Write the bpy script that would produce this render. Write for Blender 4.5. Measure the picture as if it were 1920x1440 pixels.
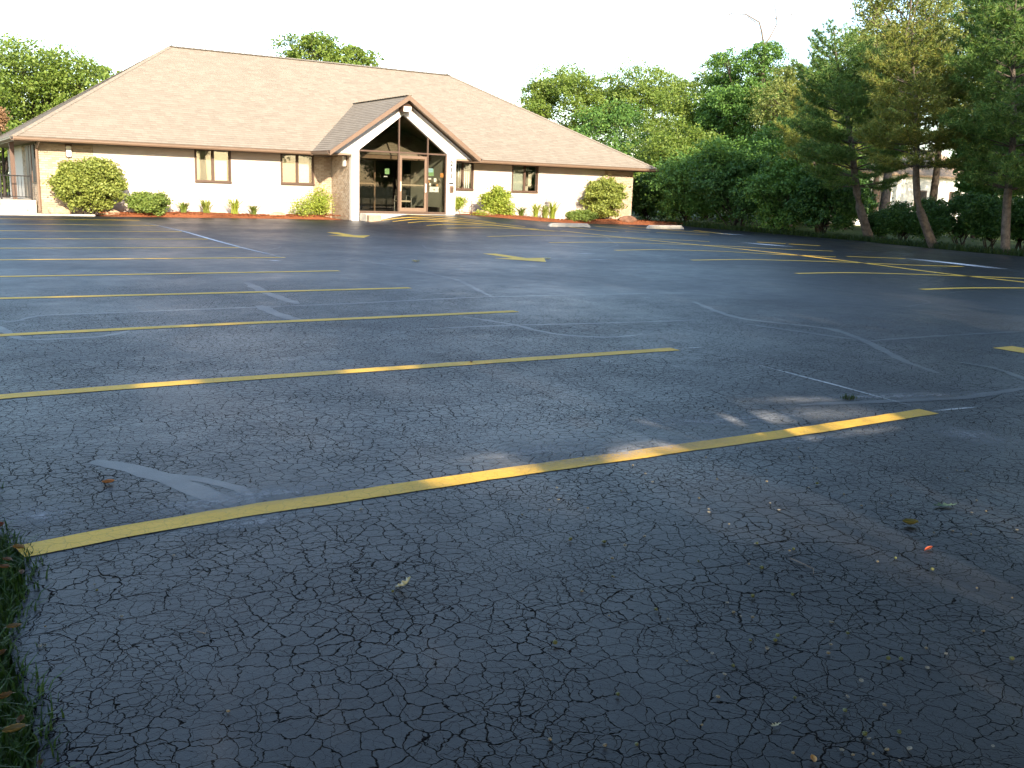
import bpy, math, random
import numpy as np
from mathutils import Vector, Matrix
R = math.radians
scene = bpy.context.scene
for o in list(bpy.data.objects): bpy.data.objects.remove(o)
C = scene.collection
rnd = random.Random(7)

# ------------------------------------------------------------------ camera
F, YAW, PITCH, ROLL, H = 1783.76, 0.56055, 0.20179, 0.033989, 1.405   # focal length in photo pixels, angles, eye height
fwd = Vector((math.sin(YAW)*math.cos(PITCH), math.cos(YAW)*math.cos(PITCH), -math.sin(PITCH)))
rgt0 = Vector((math.cos(YAW), -math.sin(YAW), 0)); up0 = rgt0.cross(fwd)
rgt = math.cos(ROLL)*rgt0 + math.sin(ROLL)*up0
upv = -math.sin(ROLL)*rgt0 + math.cos(ROLL)*up0
cam = bpy.data.cameras.new('camera'); camo = bpy.data.objects.new('camera', cam); C.objects.link(camo)
M = Matrix((rgt, upv, -fwd)).transposed().to_4x4(); M.translation = (0, 0, H)
camo.matrix_world = M
cam.sensor_width = 36; cam.lens = F/1920*36; cam.clip_start = 0.05; cam.clip_end = 2000
scene.camera = camo

# ------------------------------------------------------------------ sky, sun, exposure
SUN_EL, SUN_AZ = 21.5, -12.0          # degrees; azimuth turned from straight behind towards +X
ts = Vector((math.sin(R(SUN_AZ))*math.cos(R(SUN_EL)), -math.cos(R(SUN_AZ))*math.cos(R(SUN_EL)), math.sin(R(SUN_EL))))
w = bpy.data.worlds.new('World'); scene.world = w; w.use_nodes = True
wn = w.node_tree; bg = wn.nodes['Background']
sky = wn.nodes.new('ShaderNodeTexSky'); sky.sky_type = 'NISHITA'; sky.sun_disc = False
sky.sun_elevation = R(SUN_EL); sky.sun_rotation = R(180-SUN_AZ); sky.air_density = 1.0; sky.dust_density = 1.0; sky.ozone_density = 1.0
wn.links.new(sky.outputs[0], bg.inputs[0]); bg.inputs[1].default_value = 0.15
sl = bpy.data.lights.new('sun', 'SUN'); so = bpy.data.objects.new('sun', sl); C.objects.link(so)
sl.energy = 3.3; sl.angle = R(0.53); sl.color = (1, 0.87, 0.69)
so.rotation_euler = (-ts).to_track_quat('-Z', 'Y').to_euler(); so.location = (0, -20, 30)
scene.view_settings.view_transform = 'Standard'; scene.view_settings.look = 'None'
scene.view_settings.exposure = 1.75; scene.view_settings.gamma = 1
scene.view_settings.use_curve_mapping = False
scene.render.engine = 'CYCLES'
scene.cycles.max_bounces = 6; scene.cycles.transparent_max_bounces = 16

# ------------------------------------------------------------------ pixels of the photograph to rays
def ray(px):
    return (px[0]-960)/F*rgt + (720-px[1])/F*upv + fwd
def atY(px, Y):
    d = ray(px); return Vector((0, 0, H)) + d*(Y/d.y)
def atX(px, X):
    d = ray(px); return Vector((0, 0, H)) + d*(X/d.x)
def sst(a, b, x):
    t = min(1, max(0, (x-a)/(b-a))); return t*t*(3-2*t)
def hgt(x, y):
    """height of the lot: rises gently to the building, with the asphalt ramp swelling up to the entrance"""
    z = 0.10*sst(20, 35, y)
    z += 0.27*sst(14.0, 15.6, x)*(1-sst(17.3, 24, x))*sst(27.5, 32.9, y)
    return z
def gnd(px):
    d = ray(px); z = 0
    for i in range(12):
        p = Vector((0, 0, H)) + d*((z-H)/d.z); z = 0.5*z+0.5*hgt(p.x, p.y)
    return Vector((p.x, p.y, hgt(p.x, p.y)))

# ------------------------------------------------------------------ materials
def mat(name):
    m = bpy.data.materials.new(name); m.use_nodes = True
    return m, m.node_tree, m.node_tree.nodes['Principled BSDF']
def N(nt, t, **kw):
    n = nt.nodes.new(t)
    for k, v in kw.items(): setattr(n, k, v)
    return n
def coords(nt, scale=None):
    tc = N(nt, 'ShaderNodeTexCoord'); return tc.outputs['Object']
def noise(nt, vec, scale, detail=4, rough=0.55):
    n = N(nt, 'ShaderNodeTexNoise'); n.inputs['Scale'].default_value = scale; n.inputs['Detail'].default_value = detail
    n.inputs['Roughness'].default_value = rough
    if vec is not None: nt.links.new(vec, n.inputs['Vector'])
    return n
def ramp(nt, fac, stops, interp='LINEAR'):
    r = N(nt, 'ShaderNodeValToRGB'); cr = r.color_ramp; cr.interpolation = interp
    while len(cr.elements) > 1: cr.elements.remove(cr.elements[-1])
    cr.elements[0].position = stops[0][0]; cr.elements[0].color = (*stops[0][1], 1)
    for p, c in stops[1:]:
        e = cr.elements.new(p); e.color = (*c, 1)
    nt.links.new(fac, r.inputs[0]); return r
def mth(nt, op, a, b=None, clamp=False):
    n = N(nt, 'ShaderNodeMath', operation=op); n.use_clamp = clamp
    for i, v in enumerate((a, b)):
        if v is None: continue
        if isinstance(v, (int, float)): n.inputs[i].default_value = v
        else: nt.links.new(v, n.inputs[i])
    return n.outputs[0]
def mixc(nt, fac, a, b, blend='MIX'):
    n = N(nt, 'ShaderNodeMix', data_type='RGBA', blend_type=blend)
    if isinstance(fac, (int, float)): n.inputs[0].default_value = fac
    else: nt.links.new(fac, n.inputs[0])
    for i, v in ((6, a), (7, b)):
        if isinstance(v, tuple): n.inputs[i].default_value = (*v, 1)
        else: nt.links.new(v, n.inputs[i])
    return n.outputs[2]
def bump(nt, bsdf, h, strength=0.3, dist=0.01):
    b = N(nt, 'ShaderNodeBump'); b.inputs['Strength'].default_value = strength; b.inputs['Distance'].default_value = dist
    nt.links.new(h, b.inputs['Height']); nt.links.new(b.outputs[0], bsdf.inputs['Normal'])
def plain(name, col, rough=0.6, var=0.15, scale=6, bmp=0.1, bscale=80, spec=0.4, metal=0):
    m, nt, b = mat(name); v = coords(nt)
    n = noise(nt, v, scale)
    lo = tuple(c*(1-var) for c in col); hi = tuple(min(1, c*(1+var)) for c in col)
    r = ramp(nt, n.outputs['Fac'], [(0.3, lo), (0.7, hi)]); nt.links.new(r.outputs[0], b.inputs['Base Color'])
    b.inputs['Roughness'].default_value = rough; b.inputs['Specular IOR Level'].default_value = spec; b.inputs['Metallic'].default_value = metal
    if bmp: bump(nt, b, noise(nt, v, bscale).outputs['Fac'], bmp, 0.01)
    return m

def cracknet(nt, v):
    """alligator cracking: returns (crack 0..1)"""
    nd = noise(nt, v, 5, 3)
    off = N(nt, 'ShaderNodeVectorMath', operation='SCALE'); nt.links.new(nd.outputs['Color'], off.inputs[0]); off.inputs['Scale'].default_value = 0.09
    nd2 = noise(nt, v, 40, 2)
    off2 = N(nt, 'ShaderNodeVectorMath', operation='SCALE'); nt.links.new(nd2.outputs['Color'], off2.inputs[0]); off2.inputs['Scale'].default_value = 0.022
    ad = N(nt, 'ShaderNodeVectorMath', operation='ADD'); nt.links.new(v, ad.inputs[0]); nt.links.new(off.outputs[0], ad.inputs[1])
    ad2 = N(nt, 'ShaderNodeVectorMath', operation='ADD'); nt.links.new(ad.outputs[0], ad2.inputs[0]); nt.links.new(off2.outputs[0], ad2.inputs[1])
    vv = ad2.outputs[0]
    sep = N(nt, 'ShaderNodeSeparateXYZ'); nt.links.new(v, sep.inputs[0])
    def vor(scale, wmax, nscale, lo, hi, seed):
        # lo..hi: how much of the net shows (noise threshold); the crack's width follows the same noise
        mp = N(nt, 'ShaderNodeMapping'); nt.links.new(vv, mp.inputs[0]); mp.inputs['Location'].default_value = (seed, seed*1.7, 0); mp.inputs['Scale'].default_value = (1, 1, 0)
        vo = N(nt, 'ShaderNodeTexVoronoi', feature='DISTANCE_TO_EDGE', voronoi_dimensions='2D'); vo.inputs['Scale'].default_value = scale
        nt.links.new(mp.outputs[0], vo.inputs['Vector'])
        nm = noise(nt, mp.outputs[0], nscale*.45, 6, 0.7)
        wd = N(nt, 'ShaderNodeMapRange'); nt.links.new(nm.outputs['Fac'], wd.inputs[0])
        wd.inputs[1].default_value = lo; wd.inputs[2].default_value = hi; wd.inputs[3].default_value = wmax*.12; wd.inputs[4].default_value = wmax
        q = mth(nt, 'DIVIDE', vo.outputs['Distance'], mth(nt, 'ADD', wd.outputs[0], 0.0001))
        return mth(nt, 'SUBTRACT', 1.0, q, True)
    a = vor(5.0, 0.022, 1.6, 0.42, 0.66, 3.1)
    b_ = vor(14.0, 0.062, 2.6, 0.30, 0.74, 0.0)
    c = vor(30, 0.11, 3.0, 0.44, 0.80, 7.7)
    near = N(nt, 'ShaderNodeMapRange', interpolation_type='SMOOTHSTEP')   # the cracked part of the lot
    dist = mth(nt, 'ADD', sep.outputs['Y'], mth(nt, 'MULTIPLY', mth(nt, 'MAXIMUM', mth(nt, 'SUBTRACT', sep.outputs['X'], 5.0), 0.0), 0.9))
    nn = noise(nt, v, 0.5, 3); dist = mth(nt, 'ADD', dist, mth(nt, 'MULTIPLY', mth(nt, 'SUBTRACT', nn.outputs['Fac'], 0.5), 9))
    nt.links.new(dist, near.inputs[0]); near.inputs[1].default_value = 7.5; near.inputs[2].default_value = 14.5; near.inputs[3].default_value = 1; near.inputs[4].default_value = 0.0
    k = mth(nt, 'MAXIMUM', mth(nt, 'MAXIMUM', a, b_), mth(nt, 'MULTIPLY', c, 0.7))
    k = mth(nt, 'POWER', mth(nt, 'MULTIPLY', k, near.outputs[0]), 0.6, True)
    return k, vv

def asphalt_mat(name, crack=True, tone=1.0, rough=0.43):
    m, nt, b = mat(name); v = coords(nt)
    big = noise(nt, v, 0.35, 5, 0.6); mid = noise(nt, v, 3.5, 5, 0.65); fine = noise(nt, v, 260, 2, 0.7); grit = noise(nt, v, 45, 4, 0.7)
    base = ramp(nt, mid.outputs['Fac'], [(0.25, (0.0070*tone, 0.0078*tone, 0.0105*tone)), (0.75, (0.0165*tone, 0.0178*tone, 0.0225*tone))]).outputs[0]
    base = mixc(nt, mth(nt, 'MULTIPLY', ramp(nt, fine.outputs['Fac'], [(0.5, (0, 0, 0)), (0.8, (1, 1, 1))]).outputs[0], 0.35), base, (0.038*tone, 0.037*tone, 0.038*tone))
    rg = N(nt, 'ShaderNodeMapRange'); nt.links.new(big.outputs['Fac'], rg.inputs[0]); rg.inputs[1].default_value = 0.3; rg.inputs[2].default_value = 0.7
    rg.inputs[3].default_value = rough-0.06; rg.inputs[4].default_value = rough+0.10
    rr = mth(nt, 'ADD', rg.outputs[0], mth(nt, 'MULTIPLY', mth(nt, 'SUBTRACT', mid.outputs['Fac'], 0.5), 0.25))
    hh = mth(nt, 'ADD', mth(nt, 'MULTIPLY', fine.outputs['Fac'], 0.22), mth(nt, 'MULTIPLY', grit.outputs['Fac'], 0.25))
    if crack:
        k, vv = cracknet(nt, v)
        base = mixc(nt, k, base, (0.005, 0.005, 0.0055))
        rr = mth(nt, 'ADD', rr, mth(nt, 'MULTIPLY', k, 0.5), True)
        hh = mth(nt, 'SUBTRACT', hh, mth(nt, 'MULTIPLY', k, 1.6))
        b.inputs['Specular IOR Level'].default_value = 0.5
        nt.links.new(mth(nt, 'MULTIPLY', mth(nt, 'SUBTRACT', 1.0, k), 0.30), b.inputs['Specular IOR Level'])
    else:
        b.inputs['Specular IOR Level'].default_value = 0.42
    nt.links.new(base, b.inputs['Base Color']); nt.links.new(rr, b.inputs['Roughness'])
    bump(nt, b, hh, 0.55, 0.006)
    return m

def paint_mat(name, col, wear=0.5):
    m, nt, b = mat(name); v = coords(nt)
    n1 = noise(nt, v, 18, 6, 0.7); n2 = noise(nt, v, 120, 3, 0.7); n3 = noise(nt, v, 2.2, 3)
    c = ramp(nt, n3.outputs['Fac'], [(0.3, tuple(x*0.82 for x in col)), (0.7, col)]).outputs[0]
    k, _ = cracknet(nt, v)
    wr = mth(nt, 'ADD', mth(nt, 'MULTIPLY', n1.outputs['Fac'], 0.6), mth(nt, 'MULTIPLY', n2.outputs['Fac'], 0.4))
    wm = ramp(nt, wr, [(0.64-0.1*wear, (0, 0, 0)), (0.76, (1, 1, 1))]).outputs[0]
    c = mixc(nt, mth(nt, 'MULTIPLY', wm, 0.75), c, (0.05, 0.04, 0.02))
    c = mixc(nt, mth(nt, 'MULTIPLY', k, 0.35), c, (0.16, 0.10, 0.02))
    nt.links.new(c, b.inputs['Base Color']); b.inputs['Roughness'].default_value = 0.62; b.inputs['Specular IOR Level'].default_value = 0.3
    bump(nt, b, mth(nt, 'SUBTRACT', n2.outputs['Fac'], k), 0.4, 0.004)
    return m

def film_mat(name, col, scale, lo, hi, amount):
    """dusty / chalky film, partly painted-in sun, that thins out in noise and towards the sheet's rim (UV 0..1 across)"""
    m, nt, b = mat(name); v = coords(nt)
    uv = N(nt, 'ShaderNodeTexCoord').outputs['UV']; sp = N(nt, 'ShaderNodeSeparateXYZ'); nt.links.new(uv, sp.inputs[0])
    def rim(o):
        t = mth(nt, 'SUBTRACT', 1.0, mth(nt, 'ABSOLUTE', mth(nt, 'SUBTRACT', mth(nt, 'MULTIPLY', o, 2.0), 1.0)), True)
        return mth(nt, 'POWER', t, 0.8)
    n1 = noise(nt, v, scale, 6, 0.7); n2 = noise(nt, v, scale*9, 3, 0.7)
    mask = ramp(nt, mth(nt, 'ADD', mth(nt, 'MULTIPLY', n1.outputs['Fac'], 0.6), mth(nt, 'MULTIPLY', n2.outputs['Fac'], 0.4)), [(lo, (0, 0, 0)), (hi, (1, 1, 1))]).outputs[0]
    k, _ = cracknet(nt, v)
    a = mth(nt, 'MULTIPLY', mth(nt, 'MULTIPLY', mth(nt, 'MULTIPLY', mask, amount), mth(nt, 'MULTIPLY', rim(sp.outputs[0]), rim(sp.outputs[1]))), mth(nt, 'SUBTRACT', 1.0, k))
    nt.links.new(a, b.inputs['Alpha']); b.inputs['Base Color'].default_value = (*col, 1); b.inputs['Roughness'].default_value = 0.9; b.inputs['Specular IOR Level'].default_value = 0.1
    return m

def leaf_mat(name, cols, transl=0.35, gloss=0.3):
    m, nt, b = mat(name); g = N(nt, 'ShaderNodeNewGeometry')
    v = coords(nt); n = noise(nt, v, 0.7, 3)
    f = mth(nt, 'ADD', mth(nt, 'MULTIPLY', g.outputs['Random Per Island'], 0.65), mth(nt, 'MULTIPLY', n.outputs['Fac'], 0.35))
    r = ramp(nt, f, [(i/(len(cols)-1)*0.8+0.1, c) for i, c in enumerate(cols)])
    nt.links.new(r.outputs[0], b.inputs['Base Color']); b.inputs['Roughness'].default_value = 0.5; b.inputs['Specular IOR Level'].default_value = gloss
    tr = N(nt, 'ShaderNodeBsdfTranslucent'); tc = mixc(nt, 1.0, r.outputs[0], (1.25, 1.15, 0.5), 'MULTIPLY'); nt.links.new(tc, tr.inputs[0])
    mx = N(nt, 'ShaderNodeMixShader'); mx.inputs[0].default_value = transl
    nt.links.new(b.outputs[0], mx.inputs[1]); nt.links.new(tr.outputs[0], mx.inputs[2]); nt.links.new(mx.outputs[0], nt.nodes['Material Output'].inputs[0])
    return m

def glass_mat(name, tint=(0.85, 0.87, 0.85), base=0.06):
    m, nt, b = mat(name); nt.nodes.remove(b)
    t = N(nt, 'ShaderNodeBsdfTransparent'); t.inputs[0].default_value = (*tint, 1)
    g = N(nt, 'ShaderNodeBsdfGlossy'); g.inputs['Roughness'].default_value = 0.02
    n = noise(nt, coords(nt), 1.4, 1); bp = N(nt, 'ShaderNodeBump'); bp.inputs['Strength'].default_value = 0.03; nt.links.new(n.outputs['Fac'], bp.inputs['Height']); nt.links.new(bp.outputs[0], g.inputs['Normal'])
    fr = N(nt, 'ShaderNodeFresnel'); fr.inputs[0].default_value = 1.5
    mx = N(nt, 'ShaderNodeMixShader'); nt.links.new(mth(nt, 'ADD', fr.outputs[0], base, True), mx.inputs[0])
    nt.links.new(t.outputs[0], mx.inputs[1]); nt.links.new(g.outputs[0], mx.inputs[2]); nt.links.new(mx.outputs[0], nt.nodes['Material Output'].inputs[0])
    return m

def shingle_mat():
    m, nt, b = mat('shingle'); tc = N(nt, 'ShaderNodeTexCoord')
    br = N(nt, 'ShaderNodeTexBrick'); nt.links.new(tc.outputs['UV'], br.inputs['Vector'])
    br.offset = 0.37; br.offset_frequency = 3; br.squash = 0.7; br.squash_frequency = 2
    for k, val in (('Scale', 1.0), ('Brick Width', 0.31), ('Row Height', 0.143), ('Mortar Size', 0.004), ('Mortar Smooth', 0.3), ('Bias', 0.0)): br.inputs[k].default_value = val
    br.inputs['Color1'].default_value = (0.25, 0.208, 0.160, 1); br.inputs['Color2'].default_value = (0.315, 0.268, 0.208, 1); br.inputs['Mortar'].default_value = (0.20, 0.155, 0.115, 1)
    n = noise(nt, tc.outputs['UV'], 2.2, 5, 0.7); n2 = noise(nt, tc.outputs['UV'], 160, 2)
    c = mixc(nt, 0.3, br.outputs['Color'], ramp(nt, n.outputs['Fac'], [(0.3, (0.245, 0.20, 0.15)), (0.5, (0.288, 0.242, 0.185)), (0.7, (0.335, 0.288, 0.222))]).outputs[0])
    c = mixc(nt, 0.35, c, ramp(nt, n2.outputs['Fac'], [(0.3, (0.5, 0.5, 0.5)), (0.7, (1.3, 1.3, 1.3))]).outputs[0], 'MULTIPLY')
    nt.links.new(c, b.inputs['Base Color']); b.inputs['Roughness'].default_value = 0.9; b.inputs['Specular IOR Level'].default_value = 0.15
    bump(nt, b, mth(nt, 'ADD', br.outputs['Fac'], mth(nt, 'MULTIPLY', n2.outputs['Fac'], 0.5)), -0.25, 0.006)
    return m

MT = {}
MT['asphalt'] = asphalt_mat('asphalt')
MT['sealer'] = asphalt_mat('crack_sealer', crack=False, tone=1.9, rough=0.41)
MT['yellow'] = paint_mat('yellow_paint', (0.95, 0.56, 0.06), 0.12)
MT['sun_dust'] = film_mat('pale_sun_dust', (0.42, 0.43, 0.45), 3.0, 0.34, 0.60, 0.9)
MT['chalk_glint'] = film_mat('chalk_glint', (0.8, 0.81, 0.83), 6.0, 0.22, 0.46, 1.0)
MT['siding'] = plain('siding_paint', (0.58, 0.495, 0.43), 0.55, 0.04, 3, 0.05, 60)
MT['white'] = plain('white_trim', (0.78, 0.73, 0.66), 0.6, 0.04, 4, 0.08, 90)
MT['brick'] = None
MT['mortar'] = plain('mortar', (0.46, 0.40, 0.33), 0.9, 0.1, 8, 0.3, 120)
MT['brown'] = plain('brown_trim', (0.115, 0.066, 0.045), 0.5, 0.12, 5, 0.06, 60)
MT['gutter'] = plain('gutter_enamel', (0.20, 0.13, 0.085), 0.4, 0.06, 4, 0.03, 40, 0.5)
MT['soffit'] = plain('soffit_board', (0.30, 0.215, 0.15), 0.7, 0.1, 4, 0.1, 50)
MT['frame'] = plain('bronze_frame', (0.105, 0.063, 0.042), 0.42, 0.1, 6, 0.04, 60, 0.5)
MT['glass'] = glass_mat('window_glass')
MT['glass2'] = glass_mat('entrance_glass', (0.8, 0.8, 0.76), 0.0)
MT['blind'] = plain('blind_slats', (0.60, 0.50, 0.38), 0.7, 0.06, 9, 0.05, 60)
MT['blindw'] = plain('white_blind', (0.80, 0.78, 0.72), 0.7, 0.04, 9, 0.05, 60)
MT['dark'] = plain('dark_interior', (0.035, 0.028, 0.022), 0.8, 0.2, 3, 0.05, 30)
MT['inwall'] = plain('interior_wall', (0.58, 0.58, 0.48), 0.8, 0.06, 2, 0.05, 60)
MT['infloor'] = plain('interior_floor', (0.06, 0.05, 0.04), 0.7, 0.2, 10, 0.1, 100)
MT['concrete'] = plain('concrete', (0.52, 0.47, 0.39), 0.85, 0.14, 4, 0.3, 140, 0.2)
MT['black'] = plain('black_iron', (0.02, 0.018, 0.018), 0.5, 0.2, 20, 0.1, 90)
MT['mulch'] = plain('red_mulch', (0.25, 0.085, 0.035), 0.95, 0.45, 25, 0.8, 60, 0.1)
MT['rock'] = plain('tan_rock', (0.42, 0.30, 0.20), 0.85, 0.25, 8, 0.5, 40, 0.2)
MT['rockd'] = plain('brown_rock', (0.17, 0.09, 0.055), 0.9, 0.3, 8, 0.5, 40, 0.2)
MT['bark'] = plain('bark', (0.13, 0.105, 0.085), 0.95, 0.4, 9, 0.9, 30, 0.1)
MT['barkd'] = plain('dark_bark', (0.05, 0.04, 0.032), 0.95, 0.4, 9, 0.9, 30, 0.1)
MT['deadwood'] = plain('dead_wood', (0.2, 0.16, 0.13), 0.9, 0.25, 12, 0.5, 40, 0.1)
MT['grey'] = plain('grey_metal', (0.36, 0.35, 0.33), 0.5, 0.1, 9, 0.05, 60)
MT['paper'] = plain('paper', (0.8, 0.8, 0.78), 0.7, 0.03, 9, 0)
MT['green_print'] = plain('green_print', (0.25, 0.42, 0.22), 0.6, 0.25, 30, 0)
MT['blue_print'] = plain('blue_print', (0.35, 0.55, 0.62), 0.6, 0.25, 30, 0)
MT['orange_print'] = plain('orange_print', (0.6, 0.3, 0.1), 0.6, 0.25, 30, 0)
MT['lens'] = plain('lamp_lens', (0.82, 0.78, 0.68), 0.35, 0.03, 9, 0)
MT['lf_shrub'] = leaf_mat('leaf_shrub', [(0.164, 0.209, 0.037), (0.265, 0.310, 0.063), (0.392, 0.418, 0.101)], 0.25)
MT['lf_yel'] = leaf_mat('leaf_yellow', [(0.20, 0.28, 0.03), (0.33, 0.40, 0.06), (0.48, 0.50, 0.10)], 0.3)
MT['lf_jun'] = leaf_mat('leaf_juniper', [(0.10, 0.16, 0.03), (0.18, 0.25, 0.05), (0.27, 0.32, 0.07)], 0.2)
MT['lf_oak'] = leaf_mat('leaf_oak', [(0.105, 0.173, 0.027), (0.173, 0.247, 0.042), (0.255, 0.315, 0.068)], 0.35)
MT['lf_oak2'] = leaf_mat('leaf_oak_dark', [(0.067, 0.144, 0.031), (0.115, 0.230, 0.046), (0.192, 0.317, 0.067)], 0.32)
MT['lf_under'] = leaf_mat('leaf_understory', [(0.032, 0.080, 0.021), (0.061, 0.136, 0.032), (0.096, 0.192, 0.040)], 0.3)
MT['lf_birch'] = leaf_mat('leaf_birch', [(0.121, 0.162, 0.041), (0.203, 0.243, 0.068), (0.311, 0.338, 0.108)], 0.4)
MT['needle'] = leaf_mat('pine_needle', [(0.062, 0.146, 0.038), (0.125, 0.229, 0.052), (0.270, 0.333, 0.083)], 0.2)
MT['needle_y'] = leaf_mat('pine_needle_yellow', [(0.101, 0.143, 0.034), (0.202, 0.252, 0.050), (0.403, 0.336, 0.084)], 0.2)
MT['dead_leaf'] = leaf_mat('dead_leaf', [(0.16, 0.09, 0.045), (0.24, 0.14, 0.07), (0.32, 0.2, 0.11)], 0.2)
MT['grass'] = leaf_mat('grass_blade', [(0.020, 0.048, 0.010), (0.036, 0.080, 0.016), (0.060, 0.110, 0.024)], 0.3)
MT['weed'] = leaf_mat('weed_blade', [(0.018, 0.041, 0.009), (0.034, 0.063, 0.013), (0.054, 0.081, 0.018)], 0.3)
MT['lawn'] = plain('lawn', (0.055, 0.075, 0.022), 0.95, 0.4, 3, 0.6, 40, 0.1)
MT['shingle'] = shingle_mat()
def _brick():
    m, nt, b = mat('brick_face'); g = N(nt, 'ShaderNodeNewGeometry'); v = coords(nt)
    r = ramp(nt, g.outputs['Random Per Island'], [(0, (0.42, 0.31, 0.215)), (0.5, (0.50, 0.39, 0.28)), (1, (0.57, 0.46, 0.34))])
    n = noise(nt, v, 60, 4); c = mixc(nt, 0.4, r.outputs[0], ramp(nt, n.outputs['Fac'], [(0.3, (0.6, 0.6, 0.6)), (0.7, (1.2, 1.2, 1.2))]).outputs[0], 'MULTIPLY')
    nt.links.new(c, b.inputs['Base Color']); b.inputs['Roughness'].default_value = 0.9; b.inputs['Specular IOR Level'].default_value = 0.15
    bump(nt, b, n.outputs['Fac'], 0.4, 0.005); return m
MT['brick'] = _brick()

# ------------------------------------------------------------------ mesh helpers
WL = {}
def link(name, me, m, parent=None, base=(0, 0, 0)):
    o = bpy.data.objects.new(name, me); C.objects.link(o)
    if m is not None and len(me.materials) == 0: me.materials.append(MT[m] if isinstance(m, str) else m)
    if parent is not None: o.parent = parent; WL[o.name] = WL[parent.name]
    else: o.location = base; WL[o.name] = Vector(base)
    return o
class MB:
    def __init__(s): s.v = []; s.f = []; s.uv = []
    def add(s, vs, fs, uvs=None):
        k = len(s.v); s.v += [tuple(p) for p in vs]; s.f += [tuple(i+k for i in f) for f in fs]
        if uvs: s.uv += uvs
        return s
    def box(s, x0, x1, y0, y1, z0, z1):
        return s.add([(x0,y0,z0),(x1,y0,z0),(x1,y1,z0),(x0,y1,z0),(x0,y0,z1),(x1,y0,z1),(x1,y1,z1),(x0,y1,z1)],
                     [(0,3,2,1),(4,5,6,7),(0,1,5,4),(1,2,6,5),(2,3,7,6),(3,0,4,7)])
    def bbox(s, x0, x1, y0, y1, z0, z1, b=0.01):
        """box with its long edges chamfered"""
        return s.prism([(x0+b,z0),(x1-b,z0),(x1,z0+b),(x1,z1-b),(x1-b,z1),(x0+b,z1),(x0,z1-b),(x0,z0+b)], y0, y1, 'y')
    def quad(s, a, b, c, d, uv=None): return s.add([a,b,c,d], [(0,1,2,3)], uv)
    def prism(s, poly, a, b, axis):
        n = len(poly)
        def P(p, t):
            if axis == 'y': return (p[0], t, p[1])
            if axis == 'x': return (t, p[0], p[1])
            return (p[0], p[1], t)
        vs = [P(p, a) for p in poly]+[P(p, b) for p in poly]
        fs = [tuple(range(n)), tuple(range(2*n-1, n-1, -1))]+[(i, i+n, (i+1) % n+n, (i+1) % n) for i in range(n)]
        return s.add(vs, fs)
    def tube(s, pts, rad, n=6, cap=True):
        pts = [Vector(p) for p in pts]; k = len(s.v); m = len(pts)
        if not hasattr(rad, '__len__'): rad = [rad]*m
        for i, p in enumerate(pts):
            t = (pts[min(i+1, m-1)]-pts[max(i-1, 0)]).normalized()
            a = t.orthogonal().normalized() if abs(t.z) > 0.9 else t.cross(Vector((0, 0, 1))).normalized()
            if abs(t.z) > 0.9: a = (Vector((1, 0, 0)) - t*t.x).normalized()
            b = t.cross(a)
            for j in range(n):
                q = 2*math.pi*j/n; s.v.append(tuple(p+(a*math.cos(q)+b*math.sin(q))*rad[i]))
        for i in range(m-1):
            for j in range(n):
                s.f.append((k+i*n+j, k+i*n+(j+1) % n, k+(i+1)*n+(j+1) % n, k+(i+1)*n+j))
        if cap: s.f.append(tuple(k+j for j in range(n))[::-1]); s.f.append(tuple(k+(m-1)*n+j for j in range(n)))
        return s
    def build(s, name, m, parent=None, base=(0, 0, 0), smooth=False):
        b = WL[parent.name] if parent is not None else Vector(base)
        me = bpy.data.meshes.new(name)
        me.from_pydata([(v[0]-b.x, v[1]-b.y, v[2]-b.z) for v in s.v], [], s.f)
        if s.uv:
            l = me.uv_layers.new(name='UVMap')
            l.data.foreach_set('uv', np.array(s.uv, 'f').ravel())
        if smooth: me.polygons.foreach_set('use_smooth', np.ones(len(me.polygons), bool))
        me.update()
        return link(name, me, m, parent, tuple(b))
def npmesh(name, V, Fc, m, parent=None, base=(0, 0, 0)):
    """V (n,3) world, Fc (k,c) constant corner count"""
    b = np.array(WL[parent.name] if parent is not None else base, float)
    me = bpy.data.meshes.new(name); V = np.asarray(V, float)-b; k, c = Fc.shape
    me.vertices.add(len(V)); me.vertices.foreach_set('co', V.astype('f').ravel())
    me.loops.add(k*c); me.loops.foreach_set('vertex_index', Fc.astype('i').ravel())
    me.polygons.add(k); me.polygons.foreach_set('loop_start', (np.arange(k)*c).astype('i'))
    me.update(calc_edges=True); me.validate()
    return link(name, me, m, parent, tuple(b))
def thing(name, label, cat, base, group=None):
    o = bpy.data.objects.new(name, None); C.objects.link(o); o.location = base; WL[o.name] = Vector(base); o.empty_display_size = 0.2
    tag(o, label, cat, group); return o
def tag(o, label=None, cat=None, group=None, kind=None):
    if label: o['label'] = label
    if cat: o['category'] = cat
    if group: o['group'] = group
    if kind: o['kind'] = kind
    return o

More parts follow.
